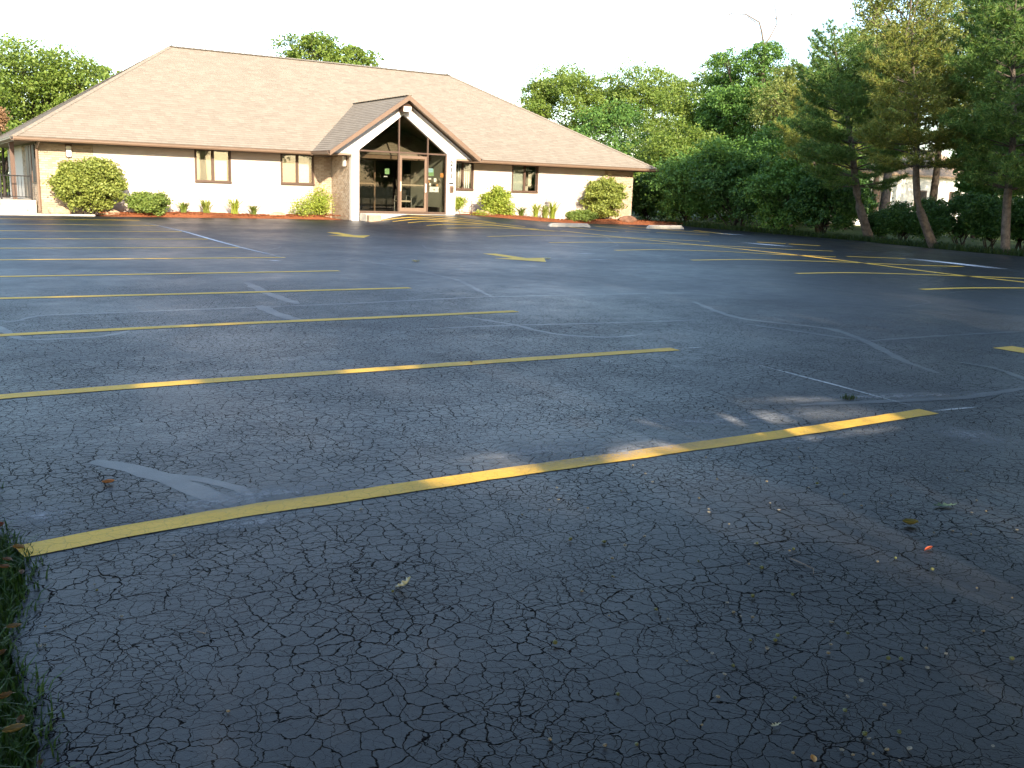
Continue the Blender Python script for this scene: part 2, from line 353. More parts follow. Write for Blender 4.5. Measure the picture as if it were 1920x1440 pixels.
# ------------------------------------------------------------------ ground, lot, markings
EDGE_R = [(-6, 26.0), (10, 26.5), (15.9, 27.0), (18.7, 27.5), (22.7, 28.7), (26, 28.6), (30.4, 28.2), (36, 29.5)]
def xr(y):
    for (a, b), (c, d) in zip(EDGE_R, EDGE_R[1:]):
        if y <= c: t = (y-a)/(c-a); return b+(d-b)*t
    return EDGE_R[-1][1]
def xl(y): return 0.17+0.05*math.sin(y*2.1)+0.04*math.sin(y*5.3+1)
def sheet(name, x0, x1, y0, y1, nx, ny, zf, m, parent=None, bx=None):
    mb = MB()
    for j in range(ny+1):
        y = y0+(y1-y0)*j/ny
        a, b = (x0(y) if callable(x0) else x0), (x1(y) if callable(x1) else x1)
        for i in range(nx+1):
            x = a+(b-a)*i/nx; mb.v.append((x, y, zf(x, y)))
    for j in range(ny):
        for i in range(nx):
            k = j*(nx+1)+i; mb.f.append((k, k+1, k+nx+2, k+nx+1))
    return mb.build(name, m, parent, smooth=True)
def groundz(x, y):
    return hgt(x, y)-0.035 if 0 < x < 30 else hgt(x, y)-0.035+0.05*math.sin(x*.31)*math.sin(y*.27)*0
# near terrain follows the lot; one sheet that reaches the horizon (graded grid)
gx = [-900, -300, -120, -60, -30, -12, -4]+[-1+0.8*i for i in range(42)]+[36, 45, 60, 100, 200, 400, 900]
gy = [-900, -300, -100, -50, -25, -12, -6]+[-3+0.8*i for i in range(52)]+[42, 50, 60, 80, 120, 250, 500, 900]
mb = MB()
for y in gy:
    for x in gx: mb.v.append((x, y, groundz(x, y)))
for j in range(len(gy)-1):
    for i in range(len(gx)-1):
        k = j*len(gx)+i; mb.f.append((k, k+1, k+len(gx)+1, k+len(gx)))
tag(mb.build('ground', 'lawn', smooth=True), kind='structure')
lot = tag(sheet('parking_lot', xl, xr, -3.0, 34.3, 90, 110, lambda x, y: hgt(x, y)+0.001, 'asphalt'), kind='structure')

def stripe(pts, width, name, m, dz=0.0040, jitter=0.004, seg=0.25, uv=False, wid=None, taper=False):
    """a painted or poured band laid on the lot along the polyline pts [(x, y)]"""
    P = [Vector((p[0], p[1])) for p in pts]
    L = [0]
    for a, b in zip(P, P[1:]): L.append(L[-1]+(b-a).length)
    n = max(2, int(L[-1]/seg)); out = []
    for i in range(n+1):
        s = L[-1]*i/n; k = 0
        while k < len(P)-2 and L[k+1] < s: k += 1
        t = (s-L[k])/max(1e-6, L[k+1]-L[k]); p = P[k].lerp(P[k+1], t)
        # smooth tangent
        d0 = (P[k+1]-P[k]).normalized(); out.append((p, d0, s/L[-1]))
    for it in range(3):
        out = [out[0]]+[((out[i-1][0]+out[i][0]*2+out[i+1][0])/4, (out[i-1][1]+out[i][1]*2+out[i+1][1]).normalized(), out[i][2]) for i in range(1, len(out)-1)]+[out[-1]]
    mb = MB()
    for p, d, s in out:
        nrm = Vector((-d.y, d.x)); wv = width*(0.5 if not wid else 0.5*wid(s))
        if taper: wv *= max(0.55, min(1, 9*s, 9*(1-s)))*(1+.25*math.sin(s*23+width*90)*math.sin(s*51))
        for sg in (-1, 1):
            q = p+nrm*sg*(wv+rnd.uniform(-jitter, jitter)); mb.v.append((q.x, q.y, hgt(q.x, q.y)+dz))
    for i in range(len(out)-1):
        mb.f.append((2*i, 2*i+2, 2*i+3, 2*i+1))
        if uv:
            a, b = out[i][2], out[i+1][2]; mb.uv += [(a, 0), (b, 0), (b, 1), (a, 1)]
    return mb.build(name, m, lot)
def G2(l): return [tuple(gnd(p)[:2]) for p in l]
def poly(name, px, m, dz=0.004):
    mb = MB(); vs = [gnd(p) for p in px]; mb.add([(v.x, v.y, v.z+dz) for v in vs], [tuple(range(len(vs)))]); return mb.build(name, m, lot)
# left row of stalls
l1 = [(36,1036),(200,1003),(350,978),(500,952),(700,925),(900,894),(1100,866),(1300,838),(1500,810),(1742,772)]
stripe(G2(l1), 0.145, 'parking_line', 'yellow', jitter=0.005, seg=0.12)
stripe(G2([(-150,760),(0,744),(100,737),(340,718),(640,698),(900,680),(1266,655)]), 0.145, 'parking_line', 'yellow', seg=0.15)
stripe(G2([(-120,636),(0,629),(400,609),(700,596),(968,584)]), 0.145, 'parking_line', 'yellow', seg=0.2)
stripe(G2([(-100,562),(0,560),(400,550),(769,540)]), 0.145, 'parking_line', 'yellow')
stripe(G2([(-100,520),(0,519),(350,513),(636,508)]), 0.145, 'parking_line', 'yellow')
for k in range(5, 11):
    Y = 3.9+2.74*k; stripe([(0.5, Y), (5.9, Y)], 0.145, 'parking_line', 'yellow', seg=0.4)
# right double row with its spine
stripe(G2([(1728,543),(1806,540),(1920,540),(2040,543)]), 0.145, 'parking_line', 'yellow')
stripe(G2([(1493,513),(1587,511),(1736,515),(1920,522),(2000,527)]), 0.145, 'parking_line', 'yellow')
stripe(G2([(1296,488),(1400,486.5),(1573,491),(1633,494),(1725,498),(1806,500)]), 0.145, 'parking_line', 'yellow')
stripe(G2([(1153,469.5),(1228,468),(1350,471),(1451,477),(1568,482)]), 0.145, 'parking_line', 'yellow')
stripe(G2([(1030,455),(1123,454),(1215,456),(1350,461),(1481,468),(1562,471)]), 0.145, 'parking_line', 'yellow')
stripe(G2([(914,443.5),(996,441.5),(1084,443),(1188,446),(1330,453)]), 0.145, 'parking_line', 'yellow')
stripe(G2([(1053,433),(1175,446),(1350,463),(1508,480),(1617,493),(1752,511),(1833,520),(1920,529),(2040,544)]), 0.145, 'parking_line', 'yellow')
stripe(G2([(1588,481),(1698,485)]), 0.145, 'parking_line', 'yellow')
for a, b in (((1419,454),(1473,457)), ((1479,457.5),(1538,461))): stripe(G2([a, b]), 0.22, 'parking_line', 'yellow')
# hatched access aisle over the ramp, running right to the wheel stops
for a in ([(705,408),(770,403),(850,408),(930,418)], [(716,411),(780,407),(860,412),(985,425)], [(735,414),(800,411),(880,417),(1010,430)],
          [(765,418),(840,416),(920,421),(1040,434)], [(800,423),(870,421),(960,425),(1055,434)], [(838,428),(920,427),(1020,431)]):
    stripe(G2(a), 0.12, 'hatch_line', 'yellow')
for a in ([(1060,425),(1160,435)], [(1115,424),(1220,433)], [(1172,434),(1218,437)], [(1180,425),(1290,434)], [(1250,431),(1330,437)], [(1230,436),(1330,441)], [(1300,432),(1370,440)]):
    stripe(G2(a), 0.12, 'hatch_line', 'yellow')
# direction arrows
def arrow(x, y, dx=0.35):
    pts = [(-.17,2.2),(.17,2.2),(.17,.95),(.62,.95),(0,-.05),(-.62,.95),(-.17,.95)]
    mb = MB()
    vs = []
    for a, b in pts: vs.append((x+a, y+b, hgt(x+a, y+b)+0.0044))
    mb.add(vs, [(0,6,2,1), (3,2,6,5,4)]); return mb.build('direction_arrow', 'yellow', lot)
g = gnd((1025,491)); arrow(g.x-.05, g.y)
g = gnd((687,446)); arrow(g.x-.1, g.y)
g = gnd((1861,653)); arrow(g.x+.17, g.y-2.2)
# crack-sealer bands
seal = [([(172,866),(230,872),(300,893),(350,912),(400,935),(440,945)], .16), ([(290,888),(360,900),(430,907),(480,915),(470,945)], .11),
        ([(-20,600),(30,605),(60,592),(300,583),(640,570),(900,557),(1180,551),(1400,547)], .10), ([(462,530),(500,550),(560,570)], .20), ([(485,573),(520,590),(560,601)], .20),
        ([(-10,608),(40,640),(90,636),(190,633),(245,620)], .10), ([(800,617),(950,610),(1100,607),(1320,600)], .08), ([(870,594),(960,608),(1040,628),(1150,634),(1205,626)], .09),
        ([(620,478),(780,507),(860,525),(925,558)], .12), ([(600,475),(720,485),(850,495),(870,500)], .07), ([(640,485),(800,505),(960,520),(1130,530)], .06),
        ([(1300,566),(1360,590),(1400,600),(1560,616),(1620,638),(1700,680),(1760,700)], .13), ([(1400,608),(1500,622),(1610,638)], .10), ([(1620,640),(1760,630),(1920,622)], .10),
        ([(1240,535),(1330,540),(1480,560),(1650,573),(1920,608)], .06), ([(1690,577),(1750,567),(1700,556),(1600,548),(1500,532)], .07),
        ([(1130,440),(1160,460),(1120,468),(1000,470)], .08), ([(480,455),(530,463),(500,470),(430,476)], .1), ([(730,455),(790,458),(800,466),(880,472)], .08),
        ([(900,505),(1050,500),(1300,520),(1450,540)], .05), ([(1500,760),(1720,750),(1800,748),(1920,728)], .12), ([(1800,680),(1870,690),(1930,715)], .1),
        ([(1080,420),(1000,432),(1100,437)], .06), ([(760,488),(900,480),(1060,495),(1250,505)], .05), ([(1210,470),(1280,480),(1210,490),(1150,495)], .06)]
for i_, (pts, wd) in enumerate(seal): stripe(G2(pts), wd*.72, 'sealed_crack', 'sealer', dz=0.0018+.00007*i_, jitter=0.012, seg=0.12, taper=True)
# chalked lines and dusty streaks left by the striping, with sunlight painted in
ch = [([(272,418),(345,434),(455,465),(541,486)], .15), ([(1395,678),(1500,706),(1640,742),(1730,768)], .055), ([(1748,772),(1790,768),(1838,764)], .05), ([(1268,655),(1330,651)], .03),
      ([(1392,455),(1440,459),(1486,463)], .5), ([(1700,485),(1770,492),(1830,499),(1885,505)], .55), ([(1340,438),(1400,441)], .35), ([(500,489),(532,490)], .14), ([(1070,475),(1125,476)], .1), ([(1095,487),(1150,488)], .1)]  # the widest smears also paint in a pale glint
for i_, (pts, wd) in enumerate(ch): stripe(G2(pts), wd, 'chalk_glint_mark', 'chalk_glint', dz=0.0056+.0001*i_, jitter=0.004, uv=True)
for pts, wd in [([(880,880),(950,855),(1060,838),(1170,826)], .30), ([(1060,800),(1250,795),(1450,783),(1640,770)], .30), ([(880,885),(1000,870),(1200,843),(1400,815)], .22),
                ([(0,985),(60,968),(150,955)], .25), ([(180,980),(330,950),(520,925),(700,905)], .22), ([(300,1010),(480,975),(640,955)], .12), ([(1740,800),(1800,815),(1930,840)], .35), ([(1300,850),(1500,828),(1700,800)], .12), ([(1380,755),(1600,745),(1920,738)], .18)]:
    stripe(G2(pts), wd*1.35, 'sun_dust_patch', 'sun_dust', dz=0.0050, jitter=0.0, uv=True)  # pale dusty streaks with sun dapples painted into their colour

# ------------------------------------------------------------------ the office building
YW = 35.0; ZS = 2.40
B = thing('office_building', 'single-storey pale office with wide tan hip roof and glazed entrance gable', 'building', (15.9, YW, 0.08))
XL, XR = 3.55, 28.15
def part(name, mb, m, parent=None, smooth=False): return mb.build(name, m, parent or B, smooth=smooth)
WIN = [(8.57, 9.74, 1.33), (11.66, 12.84, 1.35), (18.80, 19.70, 1.35), (21.66, 22.88, 1.33)]
# masonry core walls (behind cladding)
core = MB()
def wall_front(x0, x1, y0, y1, z0, z1, wins):
    xs = sorted([x0, x1]+[a for w_ in wins for a in w_[:2]])
    for a, b in zip(xs, xs[1:]):
        w_ = [q for q in wins if abs(q[0]-a) < 1e-6]
        if w_:
            core.box(a, b, y0, y1, z0, w_[0][2])
            if z1-2.44 > 0.01: core.box(a, b, y0, y1, 2.44, z1)
        else: core.box(a, b, y0, y1, z0, z1)
wall_front(XL+.03, 13.6, YW+.03, YW+.18, 0.0, 2.5, WIN[:2]); wall_front(17.8, XR-.03, YW+.03, YW+.18, 0.0, 2.5, WIN[2:])
core.box(XL+.03, XR-.03, 46.2, 46.35, 0, 2.5); core.box(XR-.18, XR-.03, YW+.19, 46.19, 0, 2.5); core.box(XL+.03, XL+.18, YW+.19, 46.19, 0, 2.5)
wall = part('wall', core, 'mortar')
# lap siding, board by board
def boards(x0, x1, wins):
    n = 12; e = (ZS-0.10)/n
    for i in range(n):
        z0 = 0.10+i*e; z1 = z0+e
        segs = [(x0, x1)]
        for a, b, s in wins:
            if z1 > s-0.05:
                segs = [t for (p, q) in segs for t in ((p, min(q, a-.05)), (max(p, b+.05), q)) if t[1]-t[0] > 0.02] if any(p < b and q > a for p, q in segs) else segs
        for p, q in segs:
            m_ = MB().prism([(YW+.028, z0-.012), (YW+.003, z0-.012), (YW+.018, z1+.0), (YW+.028, z1)], p, q, 'x')
            part('siding_board', m_, 'siding', wall)
boards(5.23, 12.86, WIN[:2]); boards(17.86, 26.5, WIN[2:])
def side_boards(x, y0, y1, s):
    n = 12; e = (ZS-0.10)/n
    for i in range(n):
        z0 = 0.10+i*e; z1 = z0+e
        part('siding_board', MB().prism([(x-s*.002, z0-.012), (x+s*.024, z0-.012), (x+s*.01, z1), (x-s*.002, z1)], y0, y1, 'y'), 'siding', wall)
side_boards(XL+.03, 40.01, 46.2, -1); side_boards(XR-.03, 36.5, 46.2, 1)
# brickwork
def bricks(org, u, width, h, depth=0.03):
    """brick faces standing proud of the mortar; org lower corner on the mortar plane, u unit along, outward n"""
    u = Vector(u); n = Vector((u.y, -u.x, 0)); mb = MB(); rh = 0.072; bw = 0.213
    for j in range(int(h/rh)):
        off = 0 if j % 2 else -bw/2; x = off
        while x < width-0.01:
            a, b = max(0, x), min(width, x+bw-0.011)
            if b-a > 0.025:
                z0 = org[2]+j*rh; z1 = z0+rh-0.011; d = depth+rnd.uniform(-.003, .003)
                o_ = Vector(org); p = [o_+u*a, o_+u*b]
                vs = []
                for z in (z0, z1):
                    for q in p: vs += [(q.x, q.y, z), (q.x+n.x*d, q.y+n.y*d, z)]
                # 0 a-in z0,1 a-out z0,2 b-in z0,3 b-out z0, 4..7 same at z1
                mb.add(vs, [(1,3,7,5), (5,7,6,4), (0,2,3,1), (0,1,5,4), (3,2,6,7)])
            x += bw
    return mb
def brickwall(*a, **k):
    return tag(part('brickwork', bricks(*a, **k), 'brick', wall), kind='stuff')
brickwall((XL, YW+.03, .06), (1, 0, 0), 1.67, ZS-.06)
brickwall((26.5, YW+.03, .06), (1, 0, 0), 1.64, ZS-.06)
brickwall((12.87, YW+.03, .06), (1, 0, 0), .70, ZS-.06)
brickwall((XL+.03, 40.0, .06), (0, -1, 0), 4.96, ZS-.06)
brickwall((XR-.03, YW+.06, .06), (0, 1, 0), 1.43, ZS-.06)
# roof
EY, EZ = 34.35, 2.53; RY, RZ = 40.58, 6.46; EL, ER = 2.84, 28.97; RL, RR = 9.08, 21.4; BY = 2*RY-EY
def courses(name, e0, e1, r0, r1, n, parent=None, lift=0.009):
    """stepped shingle courses between the eave edge e0-e1 and the ridge edge r0-r1"""
    e0, e1, r0, r1 = map(Vector, (e0, e1, r0, r1)); mb = MB()
    nr = (e1-e0).cross(r0-e0).normalized()
    if nr.z < 0: nr = -nr
    ud = (e1-e0).normalized(); L = ((r0-e0)-ud*(r0-e0).dot(ud)).length
    for i in range(n):
        t0, t1 = i/n, (i+1)/n
        a, b, c, d = e0.lerp(r0, t0), e1.lerp(r1, t0), e1.lerp(r1, t1), e0.lerp(r0, t1)
        k = len(mb.v); up_ = nr*lift
        mb.v += [tuple(a+up_), tuple(b+up_), tuple(c+nr*0.001), tuple(d+nr*0.001), tuple(a), tuple(b)]
        U = lambda p: (p-e0).dot(ud)
        mb.f += [(k, k+1, k+2, k+3), (k+4, k+5, k+1, k)]
        v0, v1 = t0*L, t1*L
        mb.uv += [(U(a), v0), (U(b), v0), (U(c), v1), (U(d), v1), (U(a), v0), (U(b), v0), (U(b), v0), (U(a), v0)]
    return part(name, mb, 'shingle', parent)
roof = courses('roof', (EL, EY, EZ), (ER, EY, EZ), (RL, RY, RZ), (RR, RY, RZ), 52)
courses('roof_slope', (EL, BY, EZ), (EL, EY, EZ), (RL, RY, RZ), (RL, RY-.001, RZ), 52, roof)
courses('roof_slope', (ER, EY, EZ), (ER, BY, EZ), (RR, RY-.001, RZ), (RR, RY, RZ), 52, roof)
courses('roof_slope', (ER, BY, EZ), (EL, BY, EZ), (RR, RY, RZ), (RL, RY, RZ), 52, roof)
def cap_line(a, b, r=0.10, parent=None, m='shingle'):
    a, b = Vector(a), Vector(b); mb = MB(); n = max(2, int((b-a).length/0.22)); d = (b-a).normalized(); s = d.cross(Vector((0, 0, 1))).normalized()
    for i in range(n):
        p, q = a.lerp(b, i/n), a.lerp(b, (i+1)/n+0.01); k = len(mb.v)
        z = Vector((0, 0, 0.042)); z2 = Vector((0, 0, 0.02))
        dz = Vector((0, 0, -0.055))
        mb.v += [tuple(x) for x in (p-s*r+z+dz, p+z, p+s*r+z+dz, q-s*r+z2+dz, q+z2, q+s*r+z2+dz)]
        mb.f += [(k, k+1, k+4, k+3), (k+1, k+2, k+5, k+4), (k, k+2, k+1)]
        mb.uv += [(0, i*.2), (.1, i*.2), (.1, i*.2+.2), (0, i*.2+.2)]*2+[(0, 0), (.1, 0), (.05, .05)]
    return part('ridge_cap', mb, m, parent or roof)
cap_line((RL, RY, RZ), (RR, RY, RZ), 0.13)
for a, b in (((EL, EY, EZ), (RL, RY, RZ)), ((ER, EY, EZ), (RR, RY, RZ)), ((EL, BY, EZ), (RL, RY, RZ)), ((ER, BY, EZ), (RR, RY, RZ))): cap_line(a, b)
# soffit, fascia, gutters
part('soffit', MB().box(EL+.05, ER-.05, EY+.03, BY-.03, ZS+.005, ZS+.03), 'soffit')
def gutter(a, b, n):
    """K-profile gutter from a to b (xy), n outward"""
    a, b, n = Vector(a), Vector(b), Vector(n); prof = [(0, .0), (.0, -.115), (.065, -.115), (.095, -.07), (.095, -.02), (.11, -.02), (.11, 0), (.10, 0), (.085, -.012), (.085, -.06), (.06, -.10), (.012, -.10), (.012, 0)]
    mb = MB(); vs = [tuple(p+n*q[0]+Vector((0, 0, q[1]))) for p in (a, b) for q in prof]; k = len(prof)
    mb.add(vs, [tuple(range(k))[::-1], tuple(range(k, 2*k))]+[(i, (i+1) % k, (i+1) % k+k, i+k) for i in range(k)]); return part('gutter', mb, 'gutter')
gz = EZ-.012
gutter((EL, EY, gz), (12.5, EY, gz), (0, -1, 0)); gutter((18.62, EY, gz), (ER, EY, gz), (0, -1, 0))
gutter((EL, BY, gz), (EL, EY, gz), (-1, 0, 0)); gutter((ER, EY, gz), (ER, BY, gz), (1, 0, 0))
f_ = MB(); f_.box(EL+.004, ER-.004, EY+.004, EY+.026, ZS-.02, EZ-.015); f_.box(EL+.004, EL+.026, EY+.03, BY-.03, ZS-.02, EZ-.015); f_.box(ER-.026, ER-.004, EY+.03, BY-.03, ZS-.02, EZ-.015)
part('fascia', f_, 'gutter')
# downspout at the left corner
ds = MB(); ds.tube([(XL+.02, EY+.05, 2.42), (XL-.0, EY+.25, 2.32), (XL-.02, YW-.06, 2.18), (XL-.02, YW-.06, 0.22), (XL-.02, YW-.25, 0.14)], .042, 8); part('downspout', ds, 'gutter')
part('corner_trim', MB().box(XL-.035, XL-.003, YW-.004, YW+.06, .1, ZS), 'brown')
vp = MB().tube([(8.0, 41.7, 5.0), (8.0, 41.7, 6.25)], .06, 8); part('vent_pipe', vp, 'grey', roof)

# windows
def window(x0, x1, z0, style, y=YW):
    z1 = 2.44; t = 0.05; fr = MB()
    fr.box(x0-t, x1+t, y-.03, y+.10, z1-.005, z1+t-.045); fr.box(x0-t-.01, x1+t+.01, y-.05, y+.10, z0-t, z0)
    fr.box(x0-t, x0, y-.03, y+.10, z0, z1-.005); fr.box(x1, x1+t, y-.03, y+.10, z0, z1-.005)
    o = part('window', fr, 'frame'); xm = (x0+x1)/2
    part('mullion', MB().box(xm-.03, xm+.03, y-.005, y+.09, z0, z1-.005), 'frame', o)
    for a, b, yy in ((x0, xm-.03, y+.03), (xm+.03, x1, y+.055)):
        s = MB(); s.box(a, b, yy-.012, yy+.012, z0, z0+.035); s.box(a, b, yy-.012, yy+.012, z1-.04, z1-.005); s.box(a, a+.03, yy-.012, yy+.012, z0+.035, z1-.04); s.box(b-.03, b, yy-.012, yy+.012, z0+.035, z1-.04)
        part('sash', s, 'frame', o); part('pane', MB().box(a+.03, b-.03, yy-.002, yy+.002, z0+.035, z1-.04), 'glass', o)
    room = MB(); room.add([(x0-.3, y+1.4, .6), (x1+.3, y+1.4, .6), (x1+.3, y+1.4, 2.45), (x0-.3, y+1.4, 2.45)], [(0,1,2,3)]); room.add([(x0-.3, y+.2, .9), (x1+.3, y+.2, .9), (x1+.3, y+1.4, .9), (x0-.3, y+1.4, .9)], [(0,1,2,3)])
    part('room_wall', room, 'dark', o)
    def hb(a, b, m):
        s = MB(); n = 38
        for i in range(n):
            z = z0+.03+(z1-z0-.06)*i/n; s.add([(a, y+.115, z), (b, y+.115, z), (b, y+.135, z+.032), (a, y+.135, z+.032)], [(0,1,2,3)])
        part('blind', s, m, o)
    if style == 'both': hb(x0+.02, xm, 'blind'); hb(xm+.01, x1-.06, 'blindw')
    if style == 'partial': hb(x0+.02, xm, 'blind'); hb(xm+.01, x1-.1, 'blindw')
    if style == 'vertical':
        for i in range(6):
            xx = x0+.30+i*.095; part('blind_slat', MB().add([(xx, y+.14, z0+.03), (xx+.05, y+.12, z0+.03), (xx+.05, y+.12, z1-.03), (xx, y+.14, z1-.03)], [(0,1,2,3)]), 'blindw', o)
    if style == 'office':
        hb(x0+.02, xm-.02, 'inwall'); s = MB(); s.box(xm+.26, xm+.42, y+.14, y+.16, z0, z1-.3); s.box(xm+.02, xm+.42, y+.14, y+.16, z0, z0+.22); part('cabinet', s, 'blind', o)
    return o
for (a, b, s), st in zip(WIN, ('both', 'partial', 'vertical', 'office')): window(a, b, s, st)

# entrance gable
PX0, PX1, PC, PY = 13.58, 17.84, 15.62, 33.0
gable = MB()
gable.prism([(PX0, .08), (13.86, .08), (13.86, 2.62), (PC, 3.97), (PC, 4.50), (12.72, 2.48), (PX0, 2.48)][::-1], PY, PY+.22, 'y')
gable.prism([(PX1, .08), (PX1, 2.48), (18.50, 2.48), (PC+.001, 4.50), (PC+.001, 3.97), (17.46, 2.62), (17.46, .08)][::-1], PY, PY+.22, 'y')
gfr = part('gable_front', gable, 'white')
for a_ in (PX0+.03, PX1-.2): part('entrance_side_wall', MB().box(a_, a_+.17, PY+.222, YW+.17, 0, 2.5), 'mortar', gfr)
tag(part('brickwork', bricks((PX0+.03, YW-.005, .06), (0, -1, 0), 1.77, 2.40), 'brick', gfr), kind='stuff')
tag(part('brickwork', bricks((PX1-.03, PY+.225, .06), (0, 1, 0), 1.77, 2.40), 'brick', gfr), kind='stuff')
GE, GZ, GR, GY = 3.03, 2.53, 4.62, 32.55
def gslope(s):
    mb = MB(); n = 26; sl_ = (GR-GZ)/GE; Ls = math.hypot(GE, GR-GZ); nr = Vector((s*sl_, 0, 1)).normalized()
    for i in range(n):
        t0, t1 = i/n, (i+1)/n; row = []
        for t, l in ((t0, .012), (t1, .001)):
            x = PC+s*GE*(1-t); z = GZ+(GR-GZ)*t; yb = max(EY+.02, EY+(z-EZ)/((RZ-EZ)/(RY-EY)))+.12
            for y in (GY, yb): row.append((Vector((x, y, z))+nr*l, y, t*Ls))
        lo = [Vector((PC+s*GE*(1-t0), GY, GZ+(GR-GZ)*t0)), Vector((PC+s*GE*(1-t0), row[1][1], GZ+(GR-GZ)*t0))]
        k = len(mb.v); mb.v += [tuple(r[0]) for r in row]+[tuple(p) for p in lo]
        f1 = (k, k+1, k+3, k+2); f2 = (k+4, k+5, k+1, k)
        mb.f += [f1, f2]; mb.uv += [(row[0][1], row[0][2]), (row[1][1], row[1][2]), (row[3][1], row[3][2]), (row[2][1], row[2][2])]+[(0, t0*Ls), (1, t0*Ls), (1, t0*Ls), (0, t0*Ls)]
    return mb
groof = part('entrance_roof', gslope(-1), 'shingle'); part('roof_slope', gslope(1), 'shingle', groof)
cap_line((PC, GY, GR+.01), (PC, 37.6, GR+.01), .12, groof)
for s in (-1, 1):
    # soffit board under the overhang and the rake board along the gable edge
    pr = [(PC, GR-.03), (PC+s*GE, GZ-.03), (PC+s*GE, GZ-.07), (PC, GR-.07)]
    if s > 0: pr = pr[::-1]
    part('gable_soffit', MB().prism(pr, GY+.05, 37.4, 'y'), 'soffit', groof)
    pr = [(PC, GR+.005), (PC+s*(GE+.02), GZ-.01), (PC+s*(GE+.02), GZ-.17), (PC, GR-.175)]
    if s > 0: pr = pr[::-1]
    part('rake_board', MB().prism(pr, GY-.03, GY+.045, 'y'), 'gutter', groof)
    a = (PC+s*GE, GY, gz); b = (PC+s*GE, EY-.12, gz)
    (gutter(b, a, (-1, 0, 0)) if s < 0 else gutter(a, b, (1, 0, 0)))
# flat eave return under the gable's ends
for a_, b_ in ((12.66, PX0-.002), (PX1+.002, 18.56)): part('eave_return', MB().box(a_, b_, PY+.004, YW, 2.41, 2.475), 'soffit', groof)
# glazed front
FY = PY+.09; ent = MB()
def vb(x0, x1, z0, z1, d=.05): ent.box(x0, x1, FY-d, FY+d, z0, z1)
SILL = .40
vb(13.862, 13.90, SILL, 2.61); vb(17.42, 17.458, SILL, 2.61)
ent.box(13.90, 17.42, FY-.048, FY+.048, SILL-.03, SILL+.05); ent.box(13.90, 17.42, FY-.047, FY+.047, 2.575, 2.63)
m1, m2 = 15.47, 16.66
def gtop(x): return 2.62+(3.97-2.62)*(1-abs(x-PC)/(PC-13.86 if x < PC else 17.46-PC))
for mm in (m1, m2): ent.box(mm-.028, mm+.028, FY-.046, FY+.046, SILL+.05, 2.575); ent.box(mm-.022, mm+.022, FY-.046, FY+.046, 2.63, gtop(mm)-.02)
entf = part('entrance_frame', ent, 'frame')
def pane(poly_): part('pane', MB().prism(poly_[::-1], FY-.004, FY+.004, 'y'), 'glass2', entf)
pane([(13.90, SILL+.05), (m1-.028, SILL+.05), (m1-.028, 2.575), (13.90, 2.575)]); pane([(m2+.028, SILL+.05), (17.42, SILL+.05), (17.42, 2.575), (m2+.028, 2.575)])
pane([(13.91, 2.63), (m1-.022, 2.63), (m1-.022, gtop(m1)-.02)]); pane([(m1+.022, 2.63), (m2-.022, 2.63), (m2-.022, gtop(m2)-.03), (PC, 3.95), (m1+.022, gtop(m1)-.0)]); pane([(m2+.022, 2.63), (17.41, 2.63), (m2+.022, gtop(m2)-.03)])
dr = MB(); d0, d1 = m1+.032, m2-.032
dr.box(d0, d0+.09, FY-.03, FY+.03, SILL+.055, 2.50); dr.box(d1-.09, d1, FY-.03, FY+.03, SILL+.055, 2.50); dr.box(d0+.09, d1-.09, FY-.03, FY+.03, SILL+.055, SILL+.19); dr.box(d0+.09, d1-.09, FY-.03, FY+.03, 2.40, 2.50)
door = part('door', dr, 'gutter')
part('door_pane', MB().box(d0+.09, d1-.09, FY-.004, FY+.004, SILL+.19, 2.40), 'glass2', door)
part('push_bar', MB().tube([(d0+.09, FY+.07, 1.43), (d1-.09, FY+.07, 1.43)], .018, 8), 'blind', door)
hd = MB(); hd.box(d1-.075, d1-.03, FY-.075, FY-.045, 1.18, 1.50); hd.box(d1-.06, d1-.045, FY-.046, FY-.03, 1.20, 1.23); hd.box(d1-.06, d1-.045, FY-.046, FY-.03, 1.45, 1.48); part('door_handle', hd, 'white', door)
part('push_plate', MB().box(d0+.02, d0+.07, FY-.042, FY-.031, 1.20, 1.55), 'blind', door)
# notices on the glass
for x0, x1, z0, z1, m in ((16.69, 16.94, 1.79, 2.06, 'green_print'), (16.69, 16.91, 1.93, 2.08, 'blue_print'), (16.66, 16.83, 1.66, 1.72, 'paper'), (16.72, 16.78, 1.55, 1.62, 'orange_print'),
                       (16.95, 17.06, 1.58, 1.72, 'paper'), (16.76, 16.83, 1.44, 1.53, 'paper'), (17.06, 17.13, 1.44, 1.50, 'orange_print'), (16.77, 17.16, 1.20, 1.40, 'paper'), (17.22, 17.36, 1.76, 1.92, 'orange_print'),
                       (14.92, 15.10, 1.80, 2.0, 'green_print'), (14.88, 15.02, 1.70, 1.73, 'paper')):
    zz = rnd.uniform(0, .0012); part('notice', MB().box(x0, x1, FY+.008+zz, FY+.0105+zz, z0, z1), m, entf)
part('notice_print', MB().add([(16.93, FY+.0065, 1.27), (17.0, FY+.0065, 1.27), (16.965, FY+.0065, 1.34)], [(0,1,2)]), 'black', entf)
